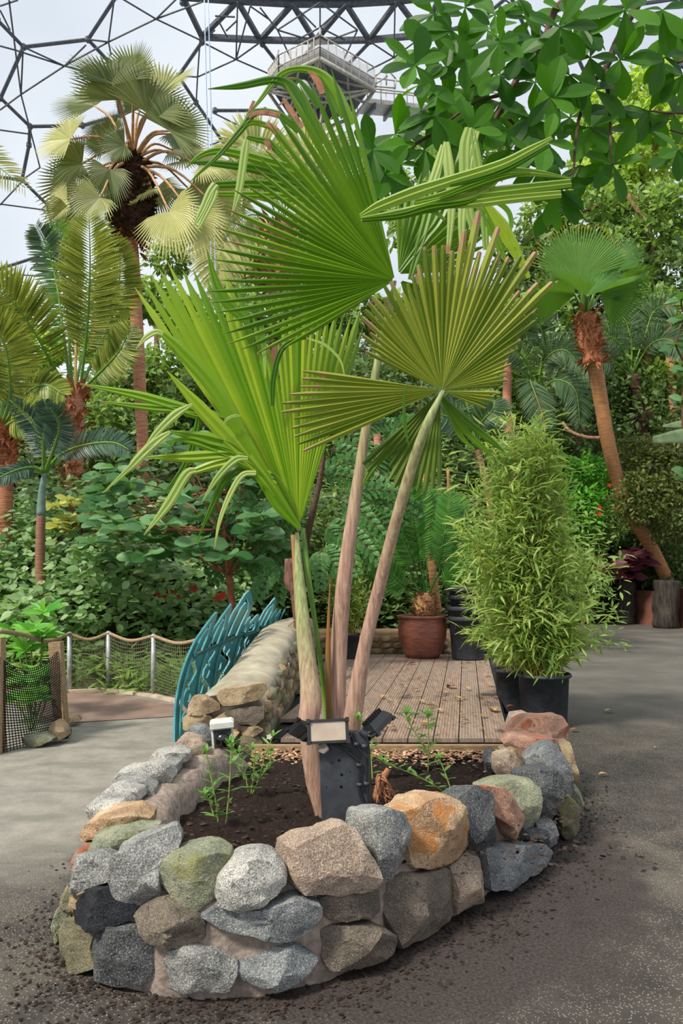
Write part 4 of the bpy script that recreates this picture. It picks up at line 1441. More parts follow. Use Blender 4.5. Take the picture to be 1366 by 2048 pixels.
def fan(b, hub, Y, prof, n, split=.6, cup=0.0, tilt=(0, 0), pleat=.3, droop=0.0, jitter=.02, rndbase=None, ntip=.10, taper=.86):
    """pleated fan in a near-upright plane. prof: (angle deg, radius px) list; tilt: depth gained per metre right and up"""
    hub3 = P(hub[0], hub[1], Y)
    angs = np.array([p[0] for p in prof], float); rad = np.array([p[1] for p in prof], float)
    o = np.argsort(angs); angs, rad = angs[o], rad[o]
    A = np.linspace(angs[0], angs[-1], n + 1)
    jit = rng.normal(0, jitter, n)
    k = Y / F
    st = np.array([0, .12, .3, .5, .72, .88, 1.0])

    def place(a, r, dz):
        x, z = r * math.cos(a), r * math.sin(a)
        y = tilt[0] * x + tilt[1] * z + cup * r * r + dz
        zz = z - droop * r * r
        return hub3 + np.array([x, y, zz])
    for i in range(n):
        a0, a1 = math.radians(A[i]), math.radians(A[i + 1])
        am = (a0 + a1) / 2
        R = np.interp(math.degrees(am), angs, rad) * k * (1 + jit[i])
        sp = split * (1 + rng.normal(0, .05))
        vs, tp = [], []
        for s in st:
            r = .012 + R * s
            half = (a1 - a0) / 2
            if s > sp:
                g = (s - sp) / (1 - sp)
                wfac = (sp / s) * (1 - g ** 1.7 * taper) if s > 0 else 1
                half = half * wfac * .98
                if s == 1.0: half *= ntip * 3
            pl_ = pleat * 2 * half * r
            d2 = rng.normal(0, .004) * (s > sp)
            vs += [place(am - half, r, pl_ * .5 + d2), place(am, r, -pl_ * .5 + d2), place(am + half, r, pl_ * .5 + d2)]
            tp += [s, s, s]
        f = []
        for q in range(len(st) - 1):
            c = q * 3
            f += [(c, c + 1, c + 4, c + 3), (c + 1, c + 2, c + 5, c + 4)]
        rb = random.random() if rndbase is None else min(1, max(0, rndbase + random.uniform(-.25, .25)))
        b.add(vs, f, tip=tp, rnd=rb)
    return b


def strips(b, Y, lst, fold=.22):
    """queue each strip: build() below makes every strip a part of its own"""
    for it in lst:
        t0, t1 = (it[2] if len(it) > 2 else (0, 1))
        pts, w = it[0], it[1]
        q = MB()
        q.strip(PL(pts, Y), [k * Y / F for k in w], fold, n=max(10, len(pts) * 5), tip0=t0, tip1=t1, rnd=random.random())
        b.queue.append(q)
    return b


class SegMB(MB):
    def __init__(s):
        super().__init__()
        s.queue = []

    def build(s, name, mat, parent=None, **k):
        for q in s.queue:
            q.build('leaf_segment', mat, parent)
        if s.n:
            return super().build(name, mat, parent, **k)


# petioles (stems)
def petiole(pts, w, mat, name='leaf_stalk', flat=.7):
    b = MB()
    p3 = resample(PL(pts), 26)
    b.tube(p3, [x / 2 * 3.5 / F * .92 for x in w], 12, flat=flat, noise_amp=.06, seed=random.random() * 9)
    return b.build(name, mat, palm)


petiole([(652, 1660, 3.5), (630, 1560, 3.48), (618, 1450, 3.46), (622, 1400, 3.46), (612, 1300, 3.5), (600, 1180, 3.55), (594, 1065, 3.6)], [26, 40, 44, 46, 36, 26, 8], M_PETIOLE)
petiole([(668, 1560, 3.6), (672, 1440, 3.6), (678, 1280, 3.6), (692, 1130, 3.55), (716, 960, 3.55), (738, 820, 3.55), (762, 690, 3.55), (790, 562, 3.55)], [46, 42, 38, 32, 25, 20, 16, 8], M_PETIOLE)
petiole([(690, 1560, 3.5), (706, 1430, 3.45), (728, 1300, 3.4), (752, 1200, 3.36), (790, 1050, 3.24), (828, 920, 3.14), (858, 840, 3.08), (886, 782, 3.1)], [44, 40, 28, 26, 24, 21, 18, 8], M_PETIOLE)
petiole([(655, 1480, 3.62), (650, 1400, 3.62), (634, 1270, 3.6), (616, 1150, 3.6), (606, 1058, 3.62)], [14, 12, 10, 14, 10], M_PETGREEN, 'green_stalk')
petiole([(659, 1480, 3.55), (656, 1330, 3.55), (657, 1250, 3.55), (660, 1168, 3.55)], [14, 12, 8, 2], plain('spear_rust', S(140, 90, 48), S(96, 92, 44), 6, .6, .2), 'dry_spear')
petiole([(612, 1330, 3.66), (604, 1200, 3.68), (594, 1120, 3.7), (588, 1080, 3.72)], [26, 22, 18, 14], plain('stub_grey', S(150, 140, 150), S(104, 90, 100), 9, .5, .3, stretch=(9, 9, .7)), 'cut_stalk')
petiole([(608, 1340, 3.62), (596, 1200, 3.64), (587, 1070, 3.66)], [20, 16, 12], M_PETWARM, 'cut_stalk')
b = MB()
b.lathe(np.array([.0, 3.62, .24]), [(.13, 0), (.12, .08), (.09, .2), (.05, .26)], 18)
b.build('stem_base', M_FIBRE, palm)

# leaf A: the big fan to the left
b = MB()
profA = [(103, 300), (106, 425), (109, 410), (113.8, 398), (117.5, 398), (121.6, 435), (124.5, 385), (128.5, 385), (133.7, 372), (137, 356), (142.5, 346), (147, 335), (151, 347), (154.5, 354), (159, 330), (162, 350),
         (166, 358), (171, 345), (175, 358), (179, 358), (183, 345), (187, 368), (191, 360), (196, 356), (201, 362), (206, 345), (211, 330), (215, 240)]
fan(b, (790, 560), 3.5, profA, 34, split=.62, tilt=(.12, -.1), pleat=.5, cup=-.05, taper=.7)
o = b.build('leaf_blade', L_FAN_A, palm)
b = SegMB()
strips(b, 3.45, [
    ([(640, 290), (607, 215), (580, 172), (545, 160), (480, 172), (416, 178)], [16, 22, 26, 20, 16, 2], (.3, 1.05)),
    ([(705, 250), (668, 178), (640, 148), (600, 138), (560, 150), (520, 200), (492, 234)], [20, 26, 22, 16, 14, 9, 2], (.3, 1.02)),
    ([(690, 235), (655, 180), (632, 158), (620, 150)], [18, 16, 14, 5], (.5, 1.2)),
    ([(600, 262), (573, 240), (550, 226), (510, 226), (480, 262), (440, 308), (400, 345), (380, 364)], [18, 17, 14, 16, 15, 11, 6, 1], (.4, 1.0)),
    ([(575, 300), (552, 262), (530, 250), (498, 246), (470, 272), (440, 305)], [18, 16, 13, 14, 11, 6], (.4, 1.03)),
    ([(575, 320), (540, 287), (515, 279), (494, 274)], [18, 16, 14, 10], (.4, 1.02)),
    ([(640, 215), (615, 180), (596, 160), (570, 155)], [16, 13, 8, 2], (.6, 1.2)),
])
o = b.build('drooping_tips', L_FAN_A, palm)
b = SegMB()
strips(b, 3.45, [([(494, 274), (490, 300), (478, 380), (463, 432)], [6, 18, 16, 2], (.3, 1.02))], .1)
b.build('folded_tip', L_PALE, palm)
b = SegMB()
strips(b, 3.75, [
    ([(700, 400), (600, 345), (530, 322), (470, 306), (432, 302), (400, 312), (372, 335)], [20, 26, 24, 22, 18, 12, 3]),
    ([(700, 420), (600, 368), (520, 340), (440, 328), (378, 325)], [20, 24, 22, 16, 4]),
    ([(720, 450), (600, 385), (520, 368), (432, 369)], [18, 26, 22, 16]),
    ([(720, 460), (600, 402), (520, 390), (430, 388)], [16, 16, 15, 12]),
    ([(820, 560), (838, 500), (860, 420), (893, 284)], [10, 22, 24, 12]), ([(800, 545), (850, 480), (890, 420), (940, 256)], [10, 22, 26, 16]),
])
fan(b, (797, 548), 3.75, [(10, 120), (20, 200), (35, 240), (45, 300), (55, 270), (65, 300), (75, 250), (85, 180), (92, 130)], 14, split=.7, tilt=(.3, .1), pleat=.5)
fan(b, (800, 560), 3.8, [(-75, 150), (-55, 190), (-35, 170), (-10, 120)], 8, split=.7, tilt=(.2, .1), pleat=.5)
b.build('leaf_blade', L_FAN_A, palm)
b = SegMB()
strips(b, 3.7, [
    ([(432, 368), (420, 385), (402, 425), (385, 455)], [18, 17, 14, 2]), ([(432, 380), (425, 400), (405, 440), (394, 462)], [14, 15, 11, 2]),
    ([(893, 284), (897, 330), (903, 410), (896, 508)], [12, 22, 18, 8]), ([(886, 290), (876, 330), (862, 372)], [10, 18, 16]),
    ([(938, 256), (930, 300), (934, 400), (950, 470)], [18, 26, 24, 12], (.2, .95)), ([(944, 258), (952, 310), (966, 400), (972, 500)], [12, 20, 22, 12]),
    ([(955, 262), (945, 300), (925, 420), (925, 520)], [10, 14, 18, 10]),
], .12)
b.build('folded_segments', L_PALE, palm)
b = SegMB()
strips(b, 3.7, [([(965, 400), (1000, 450), (1030, 500), (1058, 556)], [14, 34, 26, 8]), ([(975, 395), (1010, 415), (1022, 440), (1018, 480)], [10, 12, 10, 3]), ([(1000, 500), (1030, 497), (1068, 494)], [6, 9, 2]),
                ([(955, 400), (985, 460), (1010, 520)], [18, 22, 10])])
b.build('hanging_segments', L_FAN_C, palm)

# broken leaf: long segments kinked to the right
b = SegMB()
strips(b, 3.1, [
    ([(720, 432), (760, 412), (830, 385), (900, 362), (1000, 330), (1060, 300), (1104, 276)], [8, 24, 28, 24, 22, 18, 8]),
    ([(722, 440), (800, 428), (880, 408), (960, 385), (1000, 352)], [14, 22, 26, 22, 10]),
    ([(830, 405), (900, 388), (1000, 350), (1060, 345), (1140, 356)], [12, 22, 26, 18, 3]),
    ([(850, 410), (920, 392), (1020, 380), (1142, 366)], [12, 22, 24, 18]),
    ([(860, 412), (940, 408), (1020, 398), (1122, 388)], [10, 18, 20, 17]),
    ([(890, 440), (860, 420), (800, 425), (740, 438)], [6, 14, 18, 10]),
], .3)
b.build('leaf_blade', leafmat('leaf_kinked', S(104, 144, 44), S(164, 190, 86), trans=.25, rough=.35), palm)
b = SegMB()
strips(b, 3.08, [([(724, 440), (800, 432), (860, 416), (930, 405), (960, 392)], [10, 14, 18, 12, 4]), ([(880, 398), (950, 372), (1010, 352), (1060, 346)], [8, 14, 12, 4]), ([(900, 372), (1000, 345), (1100, 290)], [6, 14, 8])], .3)
b.build('leaf_blade', L_FAN_A, palm)

b = SegMB()
strips(b, 3.43, [([(604, 256), (590, 236), (578, 216), (566, 196)], [13, 15, 13, 6]), ([(560, 232), (535, 226), (512, 227), (498, 236)], [12, 12, 11, 5]), ([(556, 268), (548, 256), (532, 247)], [10, 14, 9]),
                 ([(646, 188), (640, 172), (628, 152), (616, 142)], [14, 16, 12, 4]), ([(541, 300), (536, 288), (528, 282)], [8, 12, 7]), ([(492, 234), (502, 214), (508, 202)], [1, 6, 7])])
b.build('brown_patch', plain('withered_tissue', S(166, 116, 88), S(112, 70, 56), 26, .8, .3), palm)

# leaf B: olive fan with brown tips to the right
profB = [(4, 108), (10, 130), (20, 140), (26.5, 155), (28.5, 172), (32, 180), (35, 206), (38, 230), (40, 248), (42, 268), (44, 292), (47, 282), (49.6, 290), (52, 262), (54, 285), (57, 332), (60, 288), (62, 300), (66, 280),
         (70, 330), (73, 300), (76, 262), (78, 350), (81, 300), (84, 294), (87, 262), (90, 278), (93, 276), (96, 250), (99, 262), (101.5, 242), (104, 225), (106, 236), (110, 205), (114, 212), (118, 236), (124, 205), (130, 234), (135, 205), (138, 222),
         (143, 175), (147, 192), (152, 165), (157, 184)]
b = MB()
fan(b, (884, 780), 3.18, profB, 40, split=.8, tilt=(.1, -.12), pleat=.55, cup=-.08, jitter=.03, ntip=.3, taper=.3)
fan(b, (884, 782), 3.16, [(-22, 88), (-16, 92), (-8, 100), (2, 108)], 5, split=.85, tilt=(.1, -.1), pleat=.55, ntip=.3, taper=.3)
b.build('leaf_blade', L_FAN_B, palm)
b = MB()
fan(b, (882, 780), 3.16, [(173, 262), (177, 272), (181, 284), (185, 300), (188, 326), (191, 300), (194, 298), (198, 314), (202, 300), (206, 314)], 11, split=.76, tilt=(.15, -.2), pleat=.55, ntip=.22, taper=.5)
b.build('leaf_blade', L_FAN_B, palm)
b = MB()
fan(b, (880, 785), 3.3, [(222, 205), (227, 226), (233, 160), (238, 200), (243, 218), (249, 200), (256, 212), (261, 206), (266, 184), (270, 170)], 12, split=.84, tilt=(.1, .15), pleat=.5, ntip=.3, taper=.4)
b.build('leaf_blade', leafmat('leaf_olive_dark', S(70, 96, 24), S(108, 132, 44), trans=.3), palm)
b = SegMB()
strips(b, 3.1, [([(812, 770), (808, 800), (810, 850), (818, 895)], [3, 4, 9, 1])])
strips(b, 3.3, [([(880, 790), (930, 840), (980, 880), (1010, 905)], [8, 18, 14, 2], (.3, .98)), ([(880, 790), (920, 850), (960, 890), (990, 915)], [8, 14, 12, 2], (.3, 1.0)), ([(885, 800), (920, 870), (950, 900)], [8, 12, 2]),
                ([(870, 810), (800, 870), (750, 930), (722, 975)], [8, 20, 16, 4])])
b.build('drooping_segments', L_FAN_A, palm)

# leaf C: tall bright fan
b = MB()
profC = [(72, 380), (73.5, 478), (76, 490), (79, 470), (82, 485), (85, 470), (88, 490), (91, 480), (95, 492), (97, 380), (99, 340), (101, 420), (104, 520), (106.5, 590), (107.8, 540), (109, 548), (111, 575), (113, 600), (115, 590), (116.5, 648), (118, 645), (119.5, 658),
         (121, 630), (122.4, 664), (124, 610), (125.5, 625)]
fan(b, (597, 1055), 3.6, profC, 27, split=.83, tilt=(.05, .1), pleat=.4, cup=.03, jitter=.03)
b.build('leaf_blade', L_FAN_C, palm)
b = SegMB()
strips(b, 3.5, [
    ([(596, 1050), (540, 970), (460, 880), (395, 810), (334, 742)], [6, 22, 34, 26, 2]),
    ([(560, 1000), (480, 905), (420, 880), (341, 863)], [10, 26, 32, 5]),
    ([(545, 960), (470, 915), (400, 885), (345, 878)], [12, 24, 22, 4]),
    ([(540, 950), (480, 912), (380, 914), (290, 915)], [12, 22, 24, 3]),
    ([(550, 970), (495, 920), (440, 926), (390, 942)], [12, 18, 22, 14]),
    ([(598, 1055), (560, 1010), (520, 950), (492, 918)], [10, 30, 24, 12]),
    ([(590, 1040), (500, 900), (430, 780), (360, 700), (326, 668)], [8, 26, 30, 28, 14]),
])
b.build('side_segments', L_FAN_C, palm)
b = SegMB()
strips(b, 3.45, [
    ([(341, 863), (310, 885), (270, 925), (248, 952)], [6, 22, 18, 2]), ([(385, 808), (350, 830), (310, 870), (285, 905)], [5, 20, 14, 2]),
    ([(330, 880), (290, 905), (250, 945), (205, 986)], [6, 16, 11, 1]), ([(392, 940), (372, 950), (335, 1010), (288, 1070)], [12, 20, 20, 2]),
    ([(496, 916), (470, 920), (435, 955), (404, 1004)], [8, 16, 13, 2]), ([(512, 946), (485, 950), (462, 985), (440, 1040), (428, 1100)], [10, 12, 12, 8, 1]),
    ([(326, 668), (312, 664), (292, 675), (272, 698)], [8, 14, 12, 2]), ([(482, 832), (470, 832), (455, 838), (446, 850)], [3, 7, 7, 2]),
    ([(512, 646), (522, 650), (528, 700), (531, 756)], [6, 12, 10, 3]), ([(690, 755), (680, 720), (650, 690), (612, 676)], [2, 5, 6, 4]),
], .12)
b.build('folded_tips', L_PALE, palm)
b = SegMB()
strips(b, 3.6, [
    ([(545, 812), (546, 760), (560, 705), (585, 682), (614, 676)], [8, 12, 12, 9, 4]),
    ([(597, 1055), (545, 985), (490, 940), (450, 960), (425, 1010), (395, 1080)], [6, 16, 18, 18, 12, 2]),
    ([(597, 1055), (580, 1000), (545, 950), (516, 990)], [6, 10, 10, 3]),
    ([(480, 850), (400, 828), (280, 792), (160, 768)], [22, 26, 20, 3]), ([(490, 858), (400, 824), (300, 815), (200, 803)], [18, 22, 16, 3]),
    ([(400, 820), (390, 870), (370, 930), (330, 985)], [8, 16, 14, 4]), ([(490, 640), (450, 600), (430, 560), (414, 500)], [20, 24, 18, 2]),
])
b.build('mid_green_segments', L_FAN_A, palm)  # strips in the mid green leaf colour

# ------------------------------------------------------------------ seedlings in the bed
def seedling(label, Y, stems, n=9, ls=.05, wide=1.0, flower=False, mat=None):
    f0 = stems[0][0]
    base = P(f0[0], f0[1], Y)
    t = thing('seedling', label, 'seedling', base)
    b = MB(); lf = MB()
    for st in stems:
        p = resample(PL(st, Y), 20)
        p = p + np.array([0, 1, 0]) * (rng.normal(0, .02) * np.linspace(0, 1, 20))[:, None]
        b.tube(p, [.004, .0025], 6)
        pos, dr, up, sc = [], [], [], []
        L = np.linalg.norm(p[-1] - p[0])
        m = max(5, int(n * L / .25))
        for k in range(m):
            s = .15 + .85 * k / (m - 1)
            q = p[min(19, int(s * 19))]
            for sd in (0, 1):
                a = k * 1.9 + sd * math.pi + rng.normal(0, .3)
                pos.append(q); dr.append((math.cos(a), math.sin(a) * .8, .25 + .5 * s)); up.append((0, 0, 1)); sc.append(ls * rng.uniform(.7, 1.25) * (1.1 - .4 * abs(s - .5)))
        for a in range(4):
            pos.append(p[-1]); dr.append((math.cos(a * 1.6), math.sin(a * 1.6), 1.1)); up.append((0, 0, 1)); sc.append(ls * .8)
        lf.scatter(T_LANCE, pos, np.array(dr), np.array(up), np.array(sc), 1.9 * wide)
    b.build('stem', plain('seedling_stem', S(150, 170, 90), S(110, 130, 60), 30, .6, .1), t)
    lf.build('foliage', mat or L_SEED, t)
    if flower:
        q = P(539, 1472, Y) + np.array([0, -.02, 0])
        b = MB(); b.scatter(T_OVAL, [q] * 5, [(math.cos(a), -.2, math.sin(a)) for a in np.linspace(0, 5, 5)], [(0, -1, 0.1)] * 5, np.full(5, .016), 1.8)
        b.build('flower', M_WHITE, t)
    return t


seedling('tall upright green seedling nearest the front of the bed on the left', 3.35, [[(437, 1648), (432, 1600), (424, 1550), (415, 1500)], [(452, 1648), (458, 1580), (462, 1500), (460, 1488)], [(430, 1640), (418, 1600), (408, 1590)]], 8, .055)
seedling('bushy green seedling behind the tallest one beside the white box', 3.95, [[(497, 1585), (490, 1545), (478, 1505)], [(502, 1588), (508, 1540), (505, 1500)], [(490, 1560), (470, 1520), (462, 1495)]], 8, .06)
seedling('seedling with a small white flower near the left deck corner', 3.95, [[(505, 1588), (520, 1550), (530, 1510), (545, 1475)], [(520, 1555), (538, 1530), (542, 1510)]], 7, .06, flower=True)
seedling('bright seedling arching upright in front of the deck edge', 4.0, [[(856, 1545), (857, 1490), (856, 1440), (852, 1428)], [(860, 1510), (840, 1480), (815, 1440), (812, 1425)]], 8, .062, 1.3)
seedling('leaning seedling lying across the soil beside the light post', 3.7, [[(884, 1582), (860, 1565), (820, 1545), (775, 1528), (762, 1520)], [(905, 1588), (890, 1545), (880, 1520)]], 7, .055, 1.1)
seedling('small seedling tucked behind the right side of the light post', 3.4, [[(745, 1560), (742, 1500), (746, 1480)], [(738, 1470), (732, 1450), (716, 1436)]], 6, .045, 1.2)

rt = thing('root_tangle', 'dry reddish tangle of bare roots on the soil beside the light post', 'roots', P(765, 1610, 3.4))
b = MB()
for k in range(26):
    s0 = np.array([P(768 - rng.uniform(0, 14), 1545 + rng.uniform(0, 30), 3.4)])[0]
    e = P(752 + rng.uniform(-8, 52), 1585 + rng.uniform(-10, 36), 3.35)
    m = (s0 + e) / 2 + rng.normal(0, .018, 3)
    b.tube(resample([s0, m, e], 10), [.006, .0012], 5)
b.tube(resample([P(776, 1538, 3.4), P(762, 1562, 3.38), P(752, 1600, 3.36)], 8), [.012, .02, .016], 8, noise_amp=.4)
b.build('root_strands', plain('dry_root', S(176, 122, 88), S(124, 80, 56), 30, .8, .4), rt)

# ------------------------------------------------------------------ pots
def pinnate(b, pts, length, n=40, wid=.03, lean=.35, droop=.25, up=(0, 0, 1), tplx=None, prof=None, start=.12, vee=.25, both=True, rb=None, cupn=None):
    """leaflets along a rachis pts; length = max leaflet length"""
    p = resample(pts, 60)
    T = unit(np.gradient(p, axis=0))
    pos, dr, ups, sc = [], [], [], []
    upv = np.asarray(up, float)
    for k in range(n):
        s = start + (1 - start) * k / (n - 1)
        i = min(59, int(s * 59))
        if prof is None:
            L = length * (.45 + .55 * math.sin(math.pi * min(1, (s - start) / (1 - start) * .9 + .12)))
            if s > .93: L *= .8
        else:
            L = length * np.interp(s, np.linspace(start, 1, len(prof)), prof)
        side = unit(np.cross(T[i], upv))
        nn = unit(np.cross(side, T[i]))
        le = lean + s * .55
        for sd in ((-1, 1) if both else (1,)):
            d = unit(side * sd + T[i] * le + nn * vee + np.array([0, 0, -droop * random.uniform(.7, 1.3)]) + rng.normal(0, .05, 3))
            pos.append(p[i]); dr.append(d); ups.append(nn * 1.0); sc.append(L * random.uniform(.92, 1.05))
    sc = np.array(sc)
    b.scatter(tplx or T_LANCE, pos, np.array(dr), np.array(ups), sc, wid * .66 / .085 / length)
    return b


pot = thing('clay_pot', 'large round terracotta pot on the deck holding the cycad', 'plant pot', P(845, 1310, 10.9))
pY = 10.9
kx = pY / F
cb = np.array([P(845, 1306, pY)[0], pY, DZ])
H = P(845, 1230, pY)[2] - DZ
b = MB()
b.lathe(cb, [(31 * kx, 0), (38 * kx, H * .12), (47 * kx, H * .5), (48.5 * kx, H * .72), (46 * kx, H * .9), (46 * kx, H * .93), (50.5 * kx, H * .95), (51 * kx, H * .985), (49 * kx, H), (44 * kx, H), (43 * kx, H * .88), (.02, H * .88)], 48)
b.build('pot_body', M_TERRA, pot)
b = MB(); b.lathe(cb + np.array([0, 0, H * .86]), [(42 * kx, 0), (42 * kx, .02), (20 * kx, .05), (.01, .06)], 30); b.build('potting_soil', M_SOIL, pot)
cy = thing('cycad', 'cycad with stiff feathery fronds and a squat scaly trunk in the clay pot', 'cycad', cb + np.array([0, 0, H * .9]))
b = MB()
cb2 = cb + np.array([6 * kx, 0, H * .9])
hh = P(850, 1188, pY)[2] - cb2[2]
b.lathe(cb2, [(18 * kx, 0), (23 * kx, hh * .3), (23 * kx, hh * .65), (17 * kx, hh * .95), (8 * kx, hh * 1.05)], 20)
N = 170
a = rng.uniform(0, 2 * math.pi, N); zz = rng.uniform(0, 1, N)
rr = np.interp(zz, [0, .3, .65, 1], [18, 23, 23, 14]) * kx
pos = np.stack([cb2[0] + rr * np.cos(a), cb2[1] + rr * np.sin(a), cb2[2] + zz * hh], 1)
dr = np.stack([np.cos(a), np.sin(a), zz * .8 + .2], 1)
b.scatter(T_SMALL, pos, dr, np.tile((0, 0, 1.), (N, 1)), np.full(N, .075), 1.4)
b.build('trunk', plain('cycad_scales', S(206, 160, 112), S(110, 70, 52), 30, .9, .5), cy)
for i, pts in enumerate([
        [(850, 1195), (838, 1110), (826, 1030), (818, 960), (812, 930)], [(848, 1195), (815, 1150), (770, 1090), (720, 1050), (690, 1035)], [(856, 1195), (885, 1130), (912, 1060), (925, 990)],
        [(846, 1198), (805, 1170), (765, 1130), (740, 1110)], [(852, 1195), (855, 1110), (862, 1030), (858, 970)], [(848, 1196), (810, 1120), (785, 1040), (770, 990)],
        [(858, 1198), (895, 1160), (930, 1120), (960, 1100)], [(848, 1195), (826, 1120), (800, 1060), (790, 1030)], [(850, 1195), (846, 1100), (840, 1000), (838, 965)], [(845, 1198), (800, 1180), (760, 1160), (725, 1150)],
        [(856, 1195), (880, 1110), (895, 1030), (900, 985)]]):
    Yt = pY + (-.5, .3, .4, -.6, .6, .2, -.4, -.3, .5, .1, .2)[i]
    p3 = [P(x, y, pY + (Yt - pY) * k / (len(pts) - 1)) for k, (x, y) in enumerate(pts)]
    b = MB()
    b.tube(resample(p3, 16), [.012, .004], 5)
    pinnate(b, p3, .24, 50, .034, lean=.35, droop=.1, up=(0, -1, .25), start=.3, vee=.1)
    b.build('frond', L_CYCAD, cy)


def tub(loc, r, h, label, group=None, rimh=.05, handles=True, mat=None, soil=False, cat='plant pot', name='plastic_tub'):
    t = thing(name, label, cat, loc, group)
    b = MB()
    b.lathe(loc, [(r * .8, 0), (r * .84, h * .04), (r * .95, h - rimh), (r * 1.03, h - rimh), (r * 1.05, h - rimh * .8), (r * 1.05, h - .012), (r * 1.02, h), (r * .97, h), (r * .94, h - .03), (r * .8, h * .05), (.01, h * .05)], 40)
    b.build('tub_body', mat or M_BLACK, t)
    if handles:
        for s in (-1, 1):
            b = MB()
            b.box(np.array(loc) + np.array([s * r * 1.06, -.02, h - rimh - .015]), (.05, .12, .03))
            b.build('handle', mat or M_BLACK, t, smooth=False)
    if soil:
        b = MB(); b.lathe(np.array(loc) + np.array([0, 0, h * .88]), [(r * .93, 0), (r * .9, .02), (r * .4, .05), (.01, .06)], 24); b.build('potting_soil', plain('straw_mulch', S(190, 150, 104), S(120, 86, 56), 40, .9, .7), t)
    return t


tb = np.array([P(934, 1300, 10.7)[0], 10.7, DZ])
kt = 10.7 / F
hs = [(1232, 38), (1212, 37), (1190, 36), (1174, 33)]
z0 = DZ
lab = ['lowest black tub of the stack beside the clay pot', 'second black tub from the bottom of the stack beside the clay pot', 'third black tub from the bottom of the stack beside the clay pot', 'topmost small black tub of the stack beside the clay pot']
prev = DZ
for i, (yt, rp) in enumerate(hs):
    ztop = P(934, yt, 10.7)[2]
    h = ztop - DZ if i == 0 else .4
    loc = np.array([tb[0] + .015 * (-1) ** i, tb[1], ztop - h])
    tub(loc, rp * kt, h, lab[i], 'stacked black tubs', rimh=.06)

# bamboo
def bamboo(label, pot_label, px, Yb_, zb, r, h, env, ncul, nleaf, ls, name_pot='plastic_pot'):
    loc = np.array([P(px, 1300, Yb_)[0], Yb_, zb])
    tub(loc, r, h, pot_label, handles=False, rimh=.03, soil=True, name=name_pot)
    t = thing('potted_bamboo', label, 'bamboo', loc + np.array([0, 0, h * .9]))
    b = MB(); lf = MB()
    pos, dr = [], []
    top = max(env, key=lambda e: -e[1])
    ys_ = [e[1] for e in env]
    P0, D0 = [], []
    for k in range(ncul):
        a = rng.uniform(0, 2 * math.pi); rr = r * .75 * rng.random() ** .5
        s0 = loc + np.array([rr * math.cos(a), rr * math.sin(a), h * .9])
        yy = env[0][1] + (env[-2][1] - env[0][1]) * rng.random() ** 1.15
        xl = np.interp(yy, ys_, [e[0] for e in env]); xr = np.interp(yy, ys_, [e[2] for e in env])
        u = rng.uniform(-1, 1)
        wd = (xr - xl) / 2
        e = P((xl + xr) / 2 + u * wd * .92, yy, Yb_ + rng.uniform(-1, 1) * math.sqrt(max(0, 1 - u * u)) * wd * .8 * Yb_ / F)
        m = s0 * .45 + e * .55
        m[:2] = s0[:2] * .62 + e[:2] * .38
        p = resample([s0, m, e], 22)
        b.tube(p, [.006, .0016], 5)
        T_ = unit(np.gradient(p, axis=0))
        for j in range(3, 22):
            for tw in range(3 if j > 8 else 2):
                aa = rng.uniform(0, 2 * math.pi)
                td = unit(np.array([math.cos(aa), math.sin(aa), rng.uniform(-.2, .8)]) + T_[j] * .5)
                tl = ls * rng.uniform(.3, 1.5)
                for q in range(4):
                    P0.append(p[j] + td * tl * (q + 1) / 4 + rng.normal(0, .01, 3))
                    D0.append(td + rng.normal(0, .55, 3) + (0, 0, -.35))
    P0, D0 = np.array(P0), np.array(D0)
    if len(P0) > nleaf:
        sel = rng.choice(len(P0), nleaf, replace=False)
        P0, D0 = P0[sel], D0[sel]
    lf.scatter(T_LANCE, P0, D0, rng.normal(0, .4, (len(P0), 3)) + (0, -.3, 1), ls * rng.uniform(.5, 1.15, len(P0)), .8)
    b.build('culms', plain('bamboo_culm', S(176, 168, 84), S(120, 124, 56), 12, .5, .1), t)
    lf.build('foliage', L_BAMBOO, t)
    return t


bamboo('tall dense bamboo clump in the black pot beside the path', 'black plastic pot at the path edge holding the tall bamboo', 1086, 6.9, 0, .235, .47,
       [(1005, 845, 1080), (975, 900, 1115), (930, 960, 1145), (900, 1040, 1165), (915, 1120, 1185), (925, 1200, 1205), (925, 1260, 1205), (970, 1310, 1205), (1010, 1355, 1170)], 185, 12500, .16)
bamboo('lower bamboo leaning out behind the tall clump over the deck', 'black plastic pot half hidden behind the bamboo pot at the deck edge', 1022, 7.6, 0, .17, .42,
       [(930, 1090, 1000), (905, 1150, 1040), (915, 1220, 1060), (945, 1280, 1060), (985, 1325, 1050)], 40, 1500, .15)
bamboo('small fine bamboo in a black pot behind the palm stems', 'small black pot on the deck in front of the low back wall', 696, 10.8, DZ, .17, .35,
       [(670, 1075, 730), (640, 1110, 750), (628, 1160, 765), (635, 1220, 770), (655, 1262, 745)], 44, 2200, .14)

# ------------------------------------------------------------------ fallen leaves on the deck and path
def dry_leaf(px, py, z, size, ang, label, mat=None, curl=.3):
    q = PG(px, py, z)
    b = MB()
    w = np.array([.02, .2, .28, .18, .02])
    v, f, t = tpl(list(w), .5, curl)
    ca, sa = math.cos(ang), math.sin(ang)
    b.scatter((v, f, t), [q + np.array([0, 0, .012 + size * .08])], [(ca, sa, .25)], [(0, 0, 1)], [size], 1.0)
    return tag(b.build('fallen_leaf', mat or L_DEAD), label, 'leaf', 'dry leaves on the deck' if z > .05 else 'dry leaves on the path')


